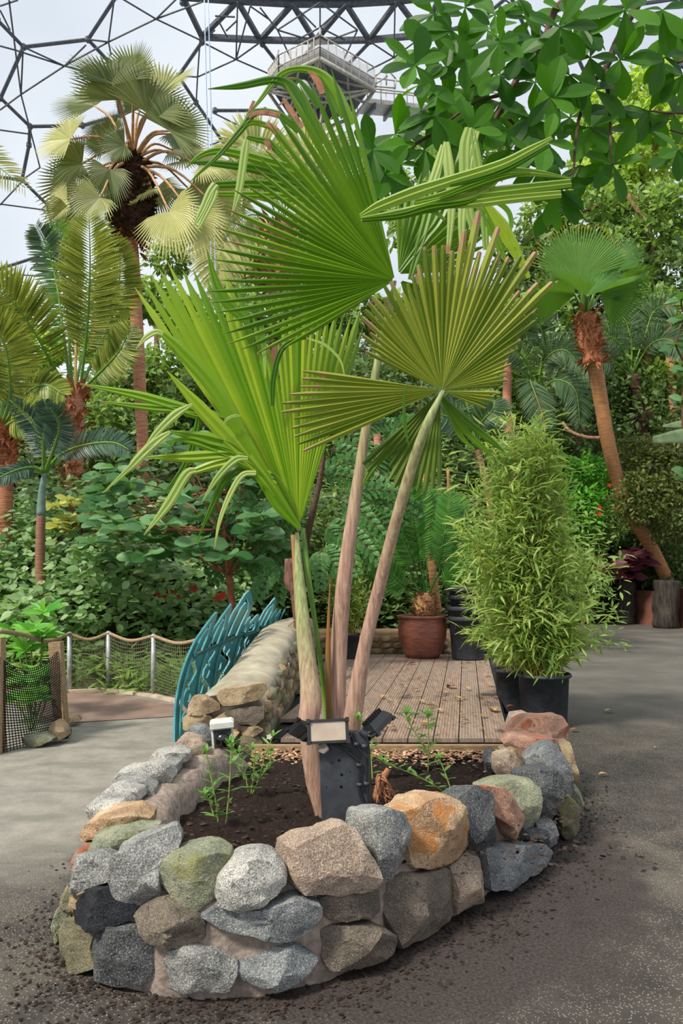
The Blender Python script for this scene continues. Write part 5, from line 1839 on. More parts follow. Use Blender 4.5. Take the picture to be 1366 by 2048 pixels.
for (x, y, s, lb) in ((908, 1379, .16, 'large curled brown leaf lying mid deck'), (990, 1427, .16, 'curled tan leaf by the front right corner of the deck'), (1012, 1420, .14, 'cupped brown leaf against the hidden black pot'),
                      (832, 1330, .12, 'rusty leaf on the dark stain near the clay pot'), (985, 1328, .15, 'red-brown leaf beside the bamboo at the deck back')):
    dry_leaf(x, y, DZ, s, random.random() * 6, lb, L_DEADRED if 'brown' in lb or 'rust' in lb else L_DEAD, .5)
for k in range(70):
    y = 1320 + 145 * random.random() ** .8
    x = random.uniform(760, 1000) if random.random() < .8 else random.uniform(600, 780)
    if 640 < x < 740 and y > 1400: continue
    dry_leaf(x, y, DZ, random.uniform(.04, .1), random.random() * 6, 'small straw-coloured dry leaf fragment on the deck boards', None, .1)
for (x, y, s, lb) in ((1197, 1554, .07, 'lone orange dry leaf on the path right of the planter'), (1209, 1426, .1, 'long orange dry leaf on the path beside the bamboo pot'), (1307, 1499, .04, 'tiny dry leaf far out on the right path'),
                      (1140, 1465, .09, 'dry bamboo leaf lying against the top planter stone')):
    dry_leaf(x, y, 0, s, .1, lb)
# ------------------------------------------------------------------ background palms
def small_fan(b, hub, axis, R, spread=230, n=38, normal=(0, -1, 0), split=.62, foldc=.25, droop=.12, rb=None, tipw=.25):
    """round costapalmate fan: hub, axis direction, radius"""
    hub = np.asarray(hub, float)
    ax = unit(axis); nrm = np.asarray(normal, float)
    nrm = unit(nrm - ax * np.dot(ax, nrm))
    sd = np.cross(ax, nrm)
    A = np.radians(np.linspace(-spread / 2, spread / 2, n + 1))
    st = np.array([0, .3, .6, .82, 1.0])
    rb = random.random() if rb is None else rb
    for i in range(n):
        am = (A[i] + A[i + 1]) / 2
        h0 = (A[i + 1] - A[i]) / 2
        Ri = R * (.86 + .14 * math.cos(am * .8)) * (1 + rng.normal(0, .03))
        vs, tp = [], []
        for s in st:
            r = Ri * s
            h = h0 * (1 if s <= split else (split / s) * (1 - ((s - split) / (1 - split)) ** 1.3 * .92))
            for dd, off in ((-h, 0), (0, .5 * h * r), (h, 0)):
                a = am + dd
                x = math.cos(a) * r; y = math.sin(a) * r
                out = foldc * abs(y) + off * .8 - droop * 0
                v = hub + ax * x + sd * y + nrm * (out)
                v = v - np.array([0, 0, droop * (r / R) ** 2.2 * R * (1.0 if s > split else .5)])
                vs.append(v); tp.append(s)
        f = []
        for q in range(len(st) - 1):
            c = q * 3
            f += [(c, c + 1, c + 4, c + 3), (c + 1, c + 2, c + 5, c + 4)]
        b.add(vs, f, tip=tp, rnd=min(1, max(0, rb + rng.normal(0, .08))))
    return b


TY = 14.0
tp_ = thing('tall_fan_palm', 'tall fan palm with a crown of round pale leaves against the dome at upper left', 'palm', (P(285, 1140, TY)[0], TY, float(hill(-3.7, TY))))
b = MB()
b.tube(resample([P(292, 1160, TY), P(286, 1000, TY), P(285, 880, TY), P(276, 700, TY), P(268, 560, TY), P(262, 480, TY)], 40), [.13, .11, .11, .12, .12, .13], 14, noise_amp=.06)
b.build('trunk', M_TRUNK_PINK, tp_)
b = MB()
cA, cB = P(263, 478, TY), P(262, 318, TY)
b.tube(np.linspace(cA, cB, 20), [.2, .34, .35, .34, .3, .24, .16], 16, noise_amp=.2)
N = 1100
s = rng.random(N); a = rng.uniform(0, 2 * math.pi, N)
rr = np.interp(s, [0, .2, .6, .85, 1], [.2, .34, .33, .26, .15])
pos = cA[None] * (1 - s[:, None]) + cB[None] * s[:, None] + np.stack([rr * np.cos(a), rr * np.sin(a), 0 * a], 1)
b.scatter(T_SMALL, pos, np.stack([np.cos(a), np.sin(a), .3 + rng.normal(0, .4, N)], 1), np.tile((0, 0, 1.), (N, 1)), rng.uniform(.12, .24, N), .8)
b.build('shaggy_fibre', M_FIBRE_D, tp_)
b = MB()
N = 90
a = rng.uniform(0, 2 * math.pi, N)
pos = cA + np.stack([.16 * np.cos(a), .16 * np.sin(a), rng.uniform(-.25, .35, N)], 1)
b.scatter(T_OVAL, pos, np.stack([np.cos(a), np.sin(a), rng.normal(-.4, .5, N)], 1), np.tile((0, 0, 1.), (N, 1)), rng.uniform(.15, .3, N), .8)
b.build('old_leaf_bases', plain('leaf_base_rust', S(200, 116, 70), S(128, 66, 40), 14, .8, .5), tp_)
heart = P(264, 300, TY)
LF = [(233, 200, 96, 92, .35), (294, 225, 78, 92, .25), (190, 212, 140, 84, .55), (219, 268, 115, 50, .1), (141, 278, 172, 74, .6), (165, 327, 190, 64, .25), (159, 378, 215, 78, .5), (205, 300, 150, 52, .15),
      (339, 262, 48, 84, .6), (344, 268, -22, 60, .1), (280, 218, 112, 50, .05), (303, 378, 205, 56, .85), (308, 380, -58, 62, .9), (338, 422, -62, 82, .8), (363, 322, -5, 66, .5), (378, 378, -38, 84, .35),
      (219, 339, 250, 66, .45), (390, 440, -52, 76, .6), (345, 300, 5, 60, .15), (268, 160, 90, 74, .3), (135, 400, 200, 50, .7), (320, 190, 62, 88, .4), (200, 395, 225, 70, .6), (250, 290, 200, 56, .1),
      (150, 430, 235, 60, .4), (420, 400, -30, 74, .75), (400, 330, 5, 66, .55), (225, 170, 105, 86, .5)]
for k, (hx, hy, ang, R, rb) in enumerate(LF):
    Yd = TY + rng.uniform(-1.1, 1.1)
    h = P(hx, hy, Yd)
    ar = math.radians(ang)
    axd = np.array([math.cos(ar), rng.uniform(-.35, .35), math.sin(ar)])
    nrm = np.array([rng.uniform(-.5, .5), -1, rng.uniform(-.1, .7)])
    b = MB()
    small_fan(b, h, axd, R * Yd / F * 1.1, 215, 40, nrm, rb=rb * rng.choice([.25, .7, 1.2]), foldc=rng.uniform(.15, .55), droop=.1 if hy < 300 else .25)
    fr = b.build('leaf', L_FAR_FAN, tp_)
    b = MB(); m = (heart + h) / 2 + np.array([0, 0, .12])
    b.tube(resample([heart + rng.normal(0, .05, 3) - np.array([0, 0, .3]), m, h], 10), [.035, .018], 6)
    b.build('leaf_stalk', plain('stalk_warm', S(206, 162, 116), S(160, 116, 80), 12, .6, .2), fr)

# right fan palm
RY = 17.0
rp_ = thing('leaning_fan_palm', 'small-crowned fan palm with a leaning tan trunk rising from the right bank', 'palm', P(1340, 1165, 19.2))
b = MB()
b.tube(resample([P(1345, 1180, 19.3), P(1300, 1090, 18.8), P(1262, 1030, 18.3), P(1235, 960, 18), P(1215, 880, 17.6), P(1198, 780, 17.3), P(1186, 710, 17), P(1174, 640, RY)], 40), [.17, .16, .16, .165, .165, .17, .17, .16], 14, noise_amp=.05)
b.build('trunk', M_TRUNK_TAN, rp_)
b = MB()
p = np.linspace(P(1188, 728, RY), P(1172, 628, RY), 14)
b.tube(p, [.2, .22, .26, .24, .2], 14, noise_amp=.5)
N = 260
s = rng.integers(0, 14, N); a = rng.uniform(0, 2 * math.pi, N)
b.scatter(T_SMALL, p[s] + .2 * np.stack([np.cos(a), np.sin(a), 0 * a], 1), np.stack([np.cos(a), np.sin(a), rng.normal(.2, .8, N)], 1), np.tile((0, 0, 1.), (N, 1)), rng.uniform(.12, .3, N), .6)
b.build('shaggy_fibre', M_FIBRE, rp_)
h0 = P(1172, 632, RY)
for (hx, hy, ang, R, sp, nrm, rb, fc, dy) in [(1158, 560, 93, 118, 150, (.1, -1, .3), .8, .1, 0), (1206, 548, 55, 92, 130, (-.5, -.9, .3), .25, .3, .3), (1172, 592, 150, 96, 150, (0, -.55, 1), .35, .4, -.8), (1176, 592, 20, 100, 150, (0, -.5, 1), .3, .4, -.8),
                                            (1200, 590, 18, 120, 140, (-.1, -.4, -1), .0, .3, .4), (1150, 590, 178, 104, 120, (0, -.4, -1), .0, .2, .2), (1150, 545, 150, 90, 110, (.2, -1, .2), .6, .2, .5), (1180, 575, 40, 80, 150, (0, -1, .1), .15, .2, .7)]:
    h = P(hx, hy, RY + dy)
    ar = math.radians(ang)
    b = MB()
    small_fan(b, h, (math.cos(ar), rng.uniform(-.2, .2), math.sin(ar)), R * RY / F, sp, 44, nrm, split=.7, foldc=fc, droop=.03, rb=rb)
    fr = b.build('leaf', L_FAR_GREEN, rp_)
    b = MB(); b.tube([h0, (h0 + h) / 2 + np.array([0, 0, .05]), h], [.04, .03], 7); b.build('leaf_stalk', M_PETGREEN, fr)


def feather_palm(name, label, trunk, tr, tmat, fronds, lmat, L, n=84, wid=.03, cat='palm', crown=None, fib=True, droop=.3, vee=.15, fibw=1.0, up=(0, -1, .15), group=None):
    base = P(*trunk[0])
    t = thing(name, label, cat, base, group)
    b = MB()
    p = resample([P(*q) for q in trunk], 40)
    b.tube(p, tr, 14, noise_amp=.07, seed=random.random() * 10)
    b.build('trunk', tmat, t)
    if fib:
        b = MB()
        N = 260
        q = np.array([p[rng.integers(int(38 * fib[0]), 39)] for _ in range(N)])
        a = rng.uniform(0, 2 * math.pi, N)
        w = tr[-1] * 1.15 if np.ndim(tr) else tr * 1.1
        b.scatter(T_SMALL, q + w * np.stack([np.cos(a), np.sin(a), 0 * a], 1), np.stack([np.cos(a) * .6, np.sin(a) * .6, rng.normal(.5, .7, N)], 1), np.tile((0, 0, 1.), (N, 1)), rng.uniform(.1, .3, N) * fibw, .7)
        b.build('trunk_fibre', M_FIBRE, t)
    if crown:
        b = MB(); b.tube(resample([P(*q) for q in crown[0]], 12), crown[1], 12); b.build('crownshaft', crown[2], t)
    for fr in fronds:
        pts = fr['p']
        p3 = [P(*q) for q in pts]
        b = MB()
        b.tube(resample(p3, 24), [.028, .006], 6)
        o = b.build('leaf_stalk', fr.get('sm', M_PETGREEN), t)
        b = MB()
        pinnate(b, p3, fr.get('L', L), int(fr.get('n', n) * 1.25), wid, lean=fr.get('lean', .3), droop=fr.get('droop', droop), up=fr.get('up', up), start=fr.get('start', .25), vee=vee)
        o2 = b.build('leaf', fr.get('m', lmat), t)
    return t


CY = 12.5
feather_palm('coconut_palm', 'coconut-like palm with tall upright feathery fronds and a fibrous ringed trunk at left', [(140, 1170, CY), (142, 1060, CY), (148, 950, CY), (150, 860, CY), (150, 775, CY)], [.12, .115, .14, .16, .14], M_TRUNK_PINK, [
    {'p': [(150, 780, CY), (152, 680, CY), (152, 560, CY), (148, 460, CY)], 'sm': plain('spear_yellow', S(214, 190, 110), S(176, 150, 80), 8, .5, .1), 'L': .28, 'n': 30, 'lean': 1.5},
    {'p': [(160, 780, CY), (174, 660, CY - .4), (180, 540, CY - .8), (178, 430, CY - 1)], 'L': .62, 'n': 100, 'droop': .25},
    {'p': [(142, 780, CY), (126, 660, CY), (112, 560, CY + .2), (92, 490, CY + .2), (72, 450, CY)], 'L': .4, 'n': 70, 'm': L_BLUE},
    {'p': [(145, 780, CY), (136, 650, CY + .4), (128, 530, CY + .6), (118, 445, CY + .4)], 'L': .45, 'm': L_BRIGHT},
    {'p': [(158, 780, CY), (200, 690, CY + .4), (232, 600, CY + .6), (240, 530, CY + .4), (228, 470, CY)], 'L': .5},
    {'p': [(140, 785, CY), (100, 720, CY - .6), (60, 650, CY - 1), (10, 590, CY - 1.3), (-60, 560, CY - 1.5)], 'L': .62, 'n': 80},
    {'p': [(158, 785, CY), (205, 740, CY - .3), (240, 700, CY - .6), (262, 650, CY - .7)], 'L': .42},
    {'p': [(150, 780, CY), (168, 700, CY + .8), (205, 600, CY + 1.4), (215, 500, CY + 1.5)], 'L': .5}], L_COCO, .55, fib=(.45, 1))
feather_palm('coconut_palm', 'feather palm cut by the left edge with red fibrous trunk and drooping fronds', [(6, 1130, 11.5), (8, 1000, 11.5), (4, 900, 11.5), (-2, 850, 11.5)], [.13, .13, .15, .13], plain('trunk_redbrown', S(196, 132, 98), S(122, 74, 54), 9, .85, .9, stretch=(.6, .6, 6)), [
    {'p': [(0, 860, 11.5), (20, 790, 11), (10, 690, 10.6), (-30, 640, 10.4)]}, {'p': [(0, 860, 11.5), (50, 790, 11.2), (90, 770, 10.8), (130, 790, 10.6)], 'L': .35},
    {'p': [(0, 860, 11.5), (-20, 760, 11.5), (20, 640, 12), (60, 580, 12.2)], 'L': .55}, {'p': [(0, 860, 11.5), (30, 840, 11), (60, 830, 10.6), (90, 850, 10.4)], 'L': .4},
    {'p': [(0, 860, 11.5), (10, 740, 11.8), (0, 620, 12), (-20, 530, 12)], 'L': .6, 'n': 80}], L_COCO, .5, fib=(.5, 1))
BY = 10.2
feather_palm('bottle_palm', 'slim young palm with blue-green crownshaft and arching dark fronds at left', [(84, 1215, BY), (80, 1130, BY), (82, 1030, BY)], [.075, .065, .06], plain('trunk_ringed', S(160, 116, 92), S(98, 68, 54), 6, .8, .6, stretch=(.3, .3, 12)), [
    {'p': [(90, 945, BY), (86, 900, BY), (70, 850, BY), (20, 800, BY - .2)]}, {'p': [(88, 945, BY), (88, 880, BY - .3), (95, 830, BY - .5), (90, 800, BY - .6)], 'L': .2},
    {'p': [(92, 945, BY), (120, 910, BY - .1), (170, 890, BY - .3), (225, 885, BY - .4), (260, 900, BY - .5)], 'L': .26, 'droop': -.1}, {'p': [(88, 945, BY), (60, 935, BY - .2), (20, 945, BY - .5), (-20, 965, BY - .6)], 'L': .2},
    {'p': [(90, 945, BY), (110, 890, BY - .4), (118, 850, BY - .6), (100, 815, BY - .8)], 'L': .3}], leafmat('leaf_slate_palm', S(34, 66, 50), S(96, 124, 104), trans=.2), .24, n=50, wid=.022, fib=None, crown=([(82, 1032, BY), (84, 985, BY), (90, 945, BY)], [.062, .05, .03], plain('crownshaft_blue', S(120, 146, 134), S(84, 108, 98), 8, .5, .1)))
# blue-grey feather palms in the jungle
feather_palm('feather_palm', 'blue-grey feather palm arching behind the leaning trunk on the right', [(1300, 900, 20.5), (1285, 860, 20.5), (1262, 752, 20.5)], [.22, .2, .2], plain('trunk_darkred', S(90, 56, 48), S(48, 30, 26), 12, .9, .8), [
    {'p': [(1262, 752, 20.5), (1240, 690, 20), (1190, 660, 19.6), (1150, 670, 19.2)]}, {'p': [(1262, 752, 20.5), (1300, 690, 20), (1340, 680, 19.6), (1366, 710, 19.4)]}, {'p': [(1262, 752, 20.5), (1220, 720, 20), (1170, 730, 19.6), (1130, 780, 19.4)]},
    {'p': [(1262, 752, 20.5), (1262, 680, 20.5), (1240, 620, 20.5), (1210, 600, 20.3)]}, {'p': [(1262, 752, 20.5), (1290, 670, 20.5), (1310, 620, 20.5), (1350, 610, 20.2)]}], L_BLUE, .62, n=60, wid=.03, fib=None)
feather_palm('feather_palm', 'silvery feather palm with drooping fronds left of the leaning trunk', [(1085, 1000, 19.5), (1080, 860, 19.5), (1075, 780, 19.5)], [.12, .12, .1], M_BARK, [
    {'p': [(1075, 790, 19.5), (1090, 720, 19), (1130, 700, 18.6), (1165, 740, 18.4)]}, {'p': [(1075, 790, 19.5), (1050, 720, 19), (1010, 690, 18.6), (970, 700, 18.4)]}, {'p': [(1075, 790, 19.5), (1110, 760, 19), (1150, 780, 18.6), (1160, 850, 18.4)]},
    {'p': [(1075, 790, 19.5), (1085, 680, 19.5), (1070, 620, 19.3), (1060, 600, 19)]}, {'p': [(1075, 790, 19.5), (1060, 760, 18.8), (1075, 800, 18.4), (1095, 860, 18.2)]}], L_BLUE, .6, n=60, wid=.03, fib=None)
feather_palm('feather_palm', 'grey-green feather palm showing its fronds below the olive fan leaf', [(985, 1130, 13.5), (980, 1000, 13.5), (955, 900, 13.5)], [.07, .07, .06], M_BARK, [
    {'p': [(955, 900, 13.5), (960, 850, 13.2), (985, 820, 13), (990, 800, 13)]}, {'p': [(955, 900, 13.5), (920, 850, 13.2), (880, 830, 13), (850, 850, 12.9)]}, {'p': [(955, 900, 13.5), (1000, 880, 13.2), (1020, 900, 13), (1030, 940, 13)]},
    {'p': [(955, 900, 13.5), (930, 800, 13.5), (900, 770, 13.4), (870, 770, 13.3)]}], L_BLUE, .42, n=44, wid=.03, fib=None)
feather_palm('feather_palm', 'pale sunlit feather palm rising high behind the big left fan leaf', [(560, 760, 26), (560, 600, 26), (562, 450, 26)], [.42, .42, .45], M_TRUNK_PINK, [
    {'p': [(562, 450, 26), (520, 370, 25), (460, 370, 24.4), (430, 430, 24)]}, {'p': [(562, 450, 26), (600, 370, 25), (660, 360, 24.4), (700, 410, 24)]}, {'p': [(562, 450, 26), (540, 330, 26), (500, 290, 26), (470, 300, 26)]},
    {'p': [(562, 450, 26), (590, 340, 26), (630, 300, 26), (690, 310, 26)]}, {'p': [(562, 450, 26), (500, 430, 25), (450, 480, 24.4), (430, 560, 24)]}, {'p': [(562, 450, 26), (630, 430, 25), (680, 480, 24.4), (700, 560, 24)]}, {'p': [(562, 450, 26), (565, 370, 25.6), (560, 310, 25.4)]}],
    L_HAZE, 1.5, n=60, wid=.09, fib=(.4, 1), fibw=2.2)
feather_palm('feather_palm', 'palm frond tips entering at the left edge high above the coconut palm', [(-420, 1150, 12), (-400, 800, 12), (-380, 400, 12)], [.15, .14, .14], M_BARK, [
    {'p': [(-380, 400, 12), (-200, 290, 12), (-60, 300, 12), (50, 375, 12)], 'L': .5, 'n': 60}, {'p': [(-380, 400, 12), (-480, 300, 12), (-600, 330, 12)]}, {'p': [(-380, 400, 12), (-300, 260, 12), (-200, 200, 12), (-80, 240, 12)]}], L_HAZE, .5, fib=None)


# ------------------------------------------------------------------ foliage trees and shrubs
def cloud(b, c, R, n, tplx, size, wide=1.0, squash=(1, 1, 1), shell=.55, out=.5, upz=.8, rb=None):
    d = unit(rng.normal(0, 1, (n, 3)))
    rr = (shell + (1 - shell) * rng.random(n)) * R
    bumpy = 1 + .22 * np.sin(d[:, 0] * 5 + c[0]) * np.cos(d[:, 2] * 6 + c[2])
    pos = np.asarray(c) + d * (rr * bumpy)[:, None] * np.asarray(squash)
    dr = d * out + rng.normal(0, .7, (n, 3)) + (0, 0, -.15)
    up = rng.normal(0, .35, (n, 3)) + np.array([0, -.35, upz])
    b.scatter(tplx, pos, dr, up, size * rng.uniform(.6, 1.3, n), wide, rb)
    return b


def tree(label, blobs, mat, n, size, tplx=T_OVAL, wide=1.0, trunk=None, cat='tree', name='jungle_tree', tr=.14, squash=(1, .8, .9), group=None, tmat=None, out=.5):
    """blobs: (px, py, r px, Y)"""
    c0 = P(blobs[0][0], blobs[0][1], blobs[0][3])
    bz = float(hill(c0[0], c0[1]))
    t = thing(name, label, cat, (c0[0], c0[1], bz), group)
    b = MB()
    tot = sum(q[2] ** 2 for q in blobs)
    for (x, y, r, Y) in blobs:
        cloud(b, P(x, y, Y), r * Y / F, int(n * r * r / tot), tplx, size, wide, squash, out=out)
    b.build('foliage', mat, t)
    b = MB()
    tk = [P(*q) for q in trunk] if trunk else [np.array([c0[0], c0[1], bz - .1]), (c0 + np.array([c0[0] + .2, c0[1], bz])) / 2, c0]
    b.tube(resample(tk, 20), [tr, tr * .7, tr * .4], 9, noise_amp=.15)
    for (x, y, r, Y) in blobs[1:]:
        b.tube(resample([tk[-1], (tk[-1] + P(x, y, Y)) / 2 - np.array([0, 0, .1]), P(x, y, Y)], 8), [tr * .4, tr * .15], 6)
    b.build('trunk', tmat or M_BARK, t)
    return t


tree('airy sunlit tree with bright yellow-green leaflets at the top right', [(1290, 300, 95, 25), (1210, 360, 80, 25), (1350, 230, 80, 25), (1200, 230, 60, 26), (1300, 170, 60, 26)], L_SUN, 5200, .3, T_OVAL, trunk=[(1300, 700, 25), (1290, 560, 25), (1285, 330, 25)], tr=.2)
tree('mid green tree with pale leaning trunk below the sunlit tree', [(1180, 420, 80, 23.5), (1290, 460, 100, 23.5), (1090, 440, 60, 24), (1350, 420, 70, 23.5), (1240, 500, 70, 23)], L_MID, 5200, .26, trunk=[(1310, 620, 23.4), (1300, 470, 23.4), (1253, 390, 23.4)], tr=.16)
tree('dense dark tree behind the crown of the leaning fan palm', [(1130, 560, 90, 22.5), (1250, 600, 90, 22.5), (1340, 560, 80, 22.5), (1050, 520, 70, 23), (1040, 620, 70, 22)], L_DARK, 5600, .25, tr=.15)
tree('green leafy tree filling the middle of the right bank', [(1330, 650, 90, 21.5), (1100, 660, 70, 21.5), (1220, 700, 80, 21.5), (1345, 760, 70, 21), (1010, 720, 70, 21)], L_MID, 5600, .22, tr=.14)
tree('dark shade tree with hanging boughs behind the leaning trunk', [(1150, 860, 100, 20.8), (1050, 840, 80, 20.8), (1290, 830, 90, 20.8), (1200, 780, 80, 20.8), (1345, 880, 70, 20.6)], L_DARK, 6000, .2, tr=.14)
tree('yellowish creeper-hung tree behind the top of the tall bamboo', [(1030, 760, 60, 20), (1060, 900, 60, 20), (990, 830, 60, 20), (1010, 640, 60, 21)], L_MID, 3600, .2, tr=.1)
tree('tree of small pale leaves seen between the two big fan leaves', [(830, 450, 60, 24), (780, 380, 55, 26), (880, 360, 60, 25), (920, 440, 60, 24), (760, 330, 40, 27), (970, 300, 60, 26), (850, 290, 36, 27)], L_MID, 4200, .26)
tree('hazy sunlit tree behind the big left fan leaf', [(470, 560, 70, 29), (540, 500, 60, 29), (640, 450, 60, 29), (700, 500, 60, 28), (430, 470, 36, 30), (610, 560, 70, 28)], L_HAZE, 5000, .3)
tree('green tree in the gap below the big left fan leaf', [(480, 640, 70, 22), (600, 640, 70, 22), (700, 620, 70, 22), (420, 700, 60, 21), (780, 640, 60, 22), (860, 600, 50, 22)], L_MID, 4600, .24)
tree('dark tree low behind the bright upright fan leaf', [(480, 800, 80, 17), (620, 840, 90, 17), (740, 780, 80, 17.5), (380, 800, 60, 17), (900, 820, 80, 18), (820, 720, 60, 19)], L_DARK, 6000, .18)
tree('pale tree behind the stem of the tall fan palm', [(310, 600, 50, 24), (340, 520, 44, 26), (230, 640, 50, 24), (370, 640, 60, 23), (220, 500, 30, 26)], L_MID, 3400, .25)
tree('bright green tree between the coconut palm and the tall fan palm', [(250, 760, 60, 18), (330, 740, 60, 18), (210, 840, 60, 17), (330, 850, 60, 17), (390, 760, 50, 18)], L_MID, 4400, .17)
tree('dark thicket tree beyond the left edge palms', [(30, 760, 60, 18), (60, 900, 80, 17), (110, 850, 60, 17), (-20, 850, 60, 17), (190, 930, 70, 15)], L_DARK, 4800, .17)
tree('sunny tree tops beyond the coconut palm at the left edge', [(20, 640, 46, 22), (80, 700, 50, 21), (200, 700, 40, 21)], L_SUN, 2200, .22)

# mid tree with broad blue-green leaves, behind the teal railing
def rosettes(b, centers, n, size, tplx=T_OBOV, wide=1.0, updir=.5, spread=1.0):
    for c in centers:
        a0 = rng.uniform(0, 6.28)
        pos, dr = [], []
        for k in range(n):
            a = a0 + k * 2.4
            el = updir * rng.uniform(.2, 1.4)
            dr.append((math.cos(a) * spread, math.sin(a) * spread, el - .25))
            pos.append(c)
        s = size * rng.uniform(.75, 1.2, n)
        b.scatter(tplx, np.array(pos), np.array(dr), np.tile((0, -.75, .8), (n, 1)) + rng.normal(0, .25, (n, 3)), s, wide)
    return b


MY = 9.6
mt_ = thing('broadleaf_tree', 'broad-leaved tree with rosettes of blue-green leaves behind the teal railing', 'tree', P(470, 1230, MY))
b = MB()
tk = [P(468, 1240, MY), P(458, 1150, MY), P(446, 1060, MY), P(430, 980, MY)]
b.tube(resample(tk, 16), [.045, .04, .03, .02], 8)
cent = []
for k in range(84):
    x = rng.uniform(180, 560); y = rng.uniform(870, 1130)
    if x > 480 and y < 920: continue
    if x < 260 and y < 940: y += 60
    q = P(x, y, MY + rng.uniform(-.9, .9)); cent.append(q)
    if k % 3 == 0:
        j = tk[rng.integers(1, 4)]
        b.tube(resample([j, (j + q) / 2 - np.array([0, 0, .05]), q], 8), [.014, .006], 5)
for q in [(400, 1085), (235, 1060), (330, 1050), (455, 1110), (290, 1110), (520, 1030), (390, 1000)]:
    cent.append(P(q[0], q[1], MY - 1))
b.build('branches', plain('branch_rust', S(150, 90, 60), S(100, 60, 42), 14, .8, .4), mt_)
b = MB(); rosettes(b, cent, 8, .27, T_OBOV, 1.2); b.build('foliage', L_MIDTREE, mt_)

yt = thing('broadleaf_shrub', 'shrub of yellow-green rosettes against the coconut palm trunk', 'shrub', P(160, 1190, 11))
b = MB(); b.tube(resample([P(160, 1190, 11), P(165, 1100, 11), P(160, 1030, 11)], 8), [.03, .02], 6); b.build('stem', M_BRANCH, yt)
b = MB(); rosettes(b, [P(rng.uniform(105, 220), rng.uniform(1000, 1060), 11 + rng.uniform(-.6, .3)) for _ in range(20)] + [P(rng.uniform(230, 300), rng.uniform(1030, 1080), 11) for _ in range(5)], 10, .2, T_OBOV, 1.1); b.build('foliage', L_YELLOWG, yt)

for (lb, cs, Y, sz, cnt) in (('glossy light green plant standing behind the black netting', [(60, 1260), (90, 1225), (30, 1270), (85, 1270), (50, 1300)], 7.2, .2, 12), ('low green plant enclosed by the black netting', [(50, 1360), (90, 1350), (30, 1400), (70, 1400), (95, 1390)], 6.7, .17, 12)):
    t = thing('leafy_plant', lb, 'plant', P(60, 1480, Y))
    b = MB(); rosettes(b, [P(x, y, Y + rng.uniform(-.3, .3)) for x, y in cs for _ in range(2)], cnt, sz, T_LANCE, 1.7, updir=.9); b.build('foliage', L_BRIGHT, t)
    b = MB()
    for (x, y) in cs:
        b.tube(resample([P(60, 1470, Y), P((x + 60) / 2 + 5, (y + 1470) / 2, Y), P(x, y, Y)], 6), .008, 5)
    b.build('stem', M_PETGREEN, t)

# feathery acacia-like fronds
ac = thing('feathery_tree', 'feathery-leaved tree with fern-like fronds beside the bright fan leaf', 'tree', P(600, 1200, 10.6))
b = MB(); b.tube(resample([P(600, 1250, 10.8), P(610, 1100, 10.8), P(640, 960, 10.8), P(650, 880, 10.8)], 12), [.06, .03], 8)
b2 = MB()
for (x, y, a, L_) in [(560, 960, 200, 70), (520, 1000, 210, 60), (560, 1050, 215, 80), (580, 1090, 235, 70), (640, 950, -20, 80), (680, 1000, -35, 80), (650, 1050, -40, 70), (700, 960, -20, 60), (660, 900, 10, 80), (620, 900, 160, 70), (700, 880, 20, 60),
                      (560, 1130, 250, 60), (530, 1060, 230, 60), (640, 1100, -60, 60), (740, 930, 0, 50), (520, 950, 185, 60), (680, 1060, -50, 70), (600, 1020, 220, 70), (720, 1030, -30, 60), (500, 1110, 240, 60), (740, 1000, -45, 70), (760, 880, 10, 70)]:
    Y = 10.2 + rng.uniform(-.7, .5)
    for j in range(3):
        ar = math.radians(a + rng.normal(0, 22))
        s0 = P(x, y, Y)
        Lm = L_ * 1.5 * Y / F
        e = s0 + np.array([math.cos(ar) * Lm, rng.uniform(-.2, .2), math.sin(ar) * Lm * .8])
        m = (s0 + e) / 2 + np.array([0, 0, .08])
        r3 = resample([s0, m, e], 9)
        b.tube(r3, .005, 4)
        for k in range(1, 9):
            for sd in (-1, 1):
                T0 = unit(r3[k] - r3[k - 1])
                dd = unit(np.array([-T0[2], -.2, T0[0]]) * sd + T0 * .7)
                l2 = .17 * (1.1 - k / 12)
                q = [r3[k], r3[k] + dd * l2 * .5 + np.array([0, 0, .01]), r3[k] + dd * l2 - np.array([0, 0, .02])]
                pinnate(b2, q, .038, 14, .012, lean=.2, droop=.1, up=(0, -1, .3), start=.05, tplx=T_SMALL, vee=0)
b.build('branches', M_BRANCH, ac)
b2.build('foliage', L_ACACIA, ac)

# purple plant, bright shrubs on the right bank
t = thing('purple_shrub', 'purple-leaved shrub on top of the charred logs', 'shrub', P(1235, 1165, 19.4))
b = MB(); rosettes(b, [P(rng.uniform(1200, 1290), rng.uniform(1100, 1160), 19.1 + rng.uniform(-.3, .4)) for _ in range(16)], 7, .42, T_OVAL, 1.1, .4); b.build('foliage', L_PURPLE, t)
b = MB(); b.tube([P(1240, 1170, 19.4), P(1240, 1120, 19.4)], .03, 6); b.build('stem', M_BRANCH, t)
tree('vivid green shrub on the bank behind the tall bamboo', [(1130, 960, 60, 19.6), (1190, 950, 50, 19.6), (1090, 980, 40, 19.6), (1160, 1020, 60, 19.2)], L_BRIGHT, 4200, .14, cat='shrub', name='bank_shrub', tr=.05)
tree('green shrub spilling towards the path beside the bamboo', [(1160, 1100, 60, 19.3), (1210, 1040, 60, 19.3), (1180, 1160, 50, 19.1), (1130, 1120, 50, 19.2)], L_MID, 4200, .13, T_LANCE, 1.6, cat='shrub', name='bank_shrub', tr=.05)
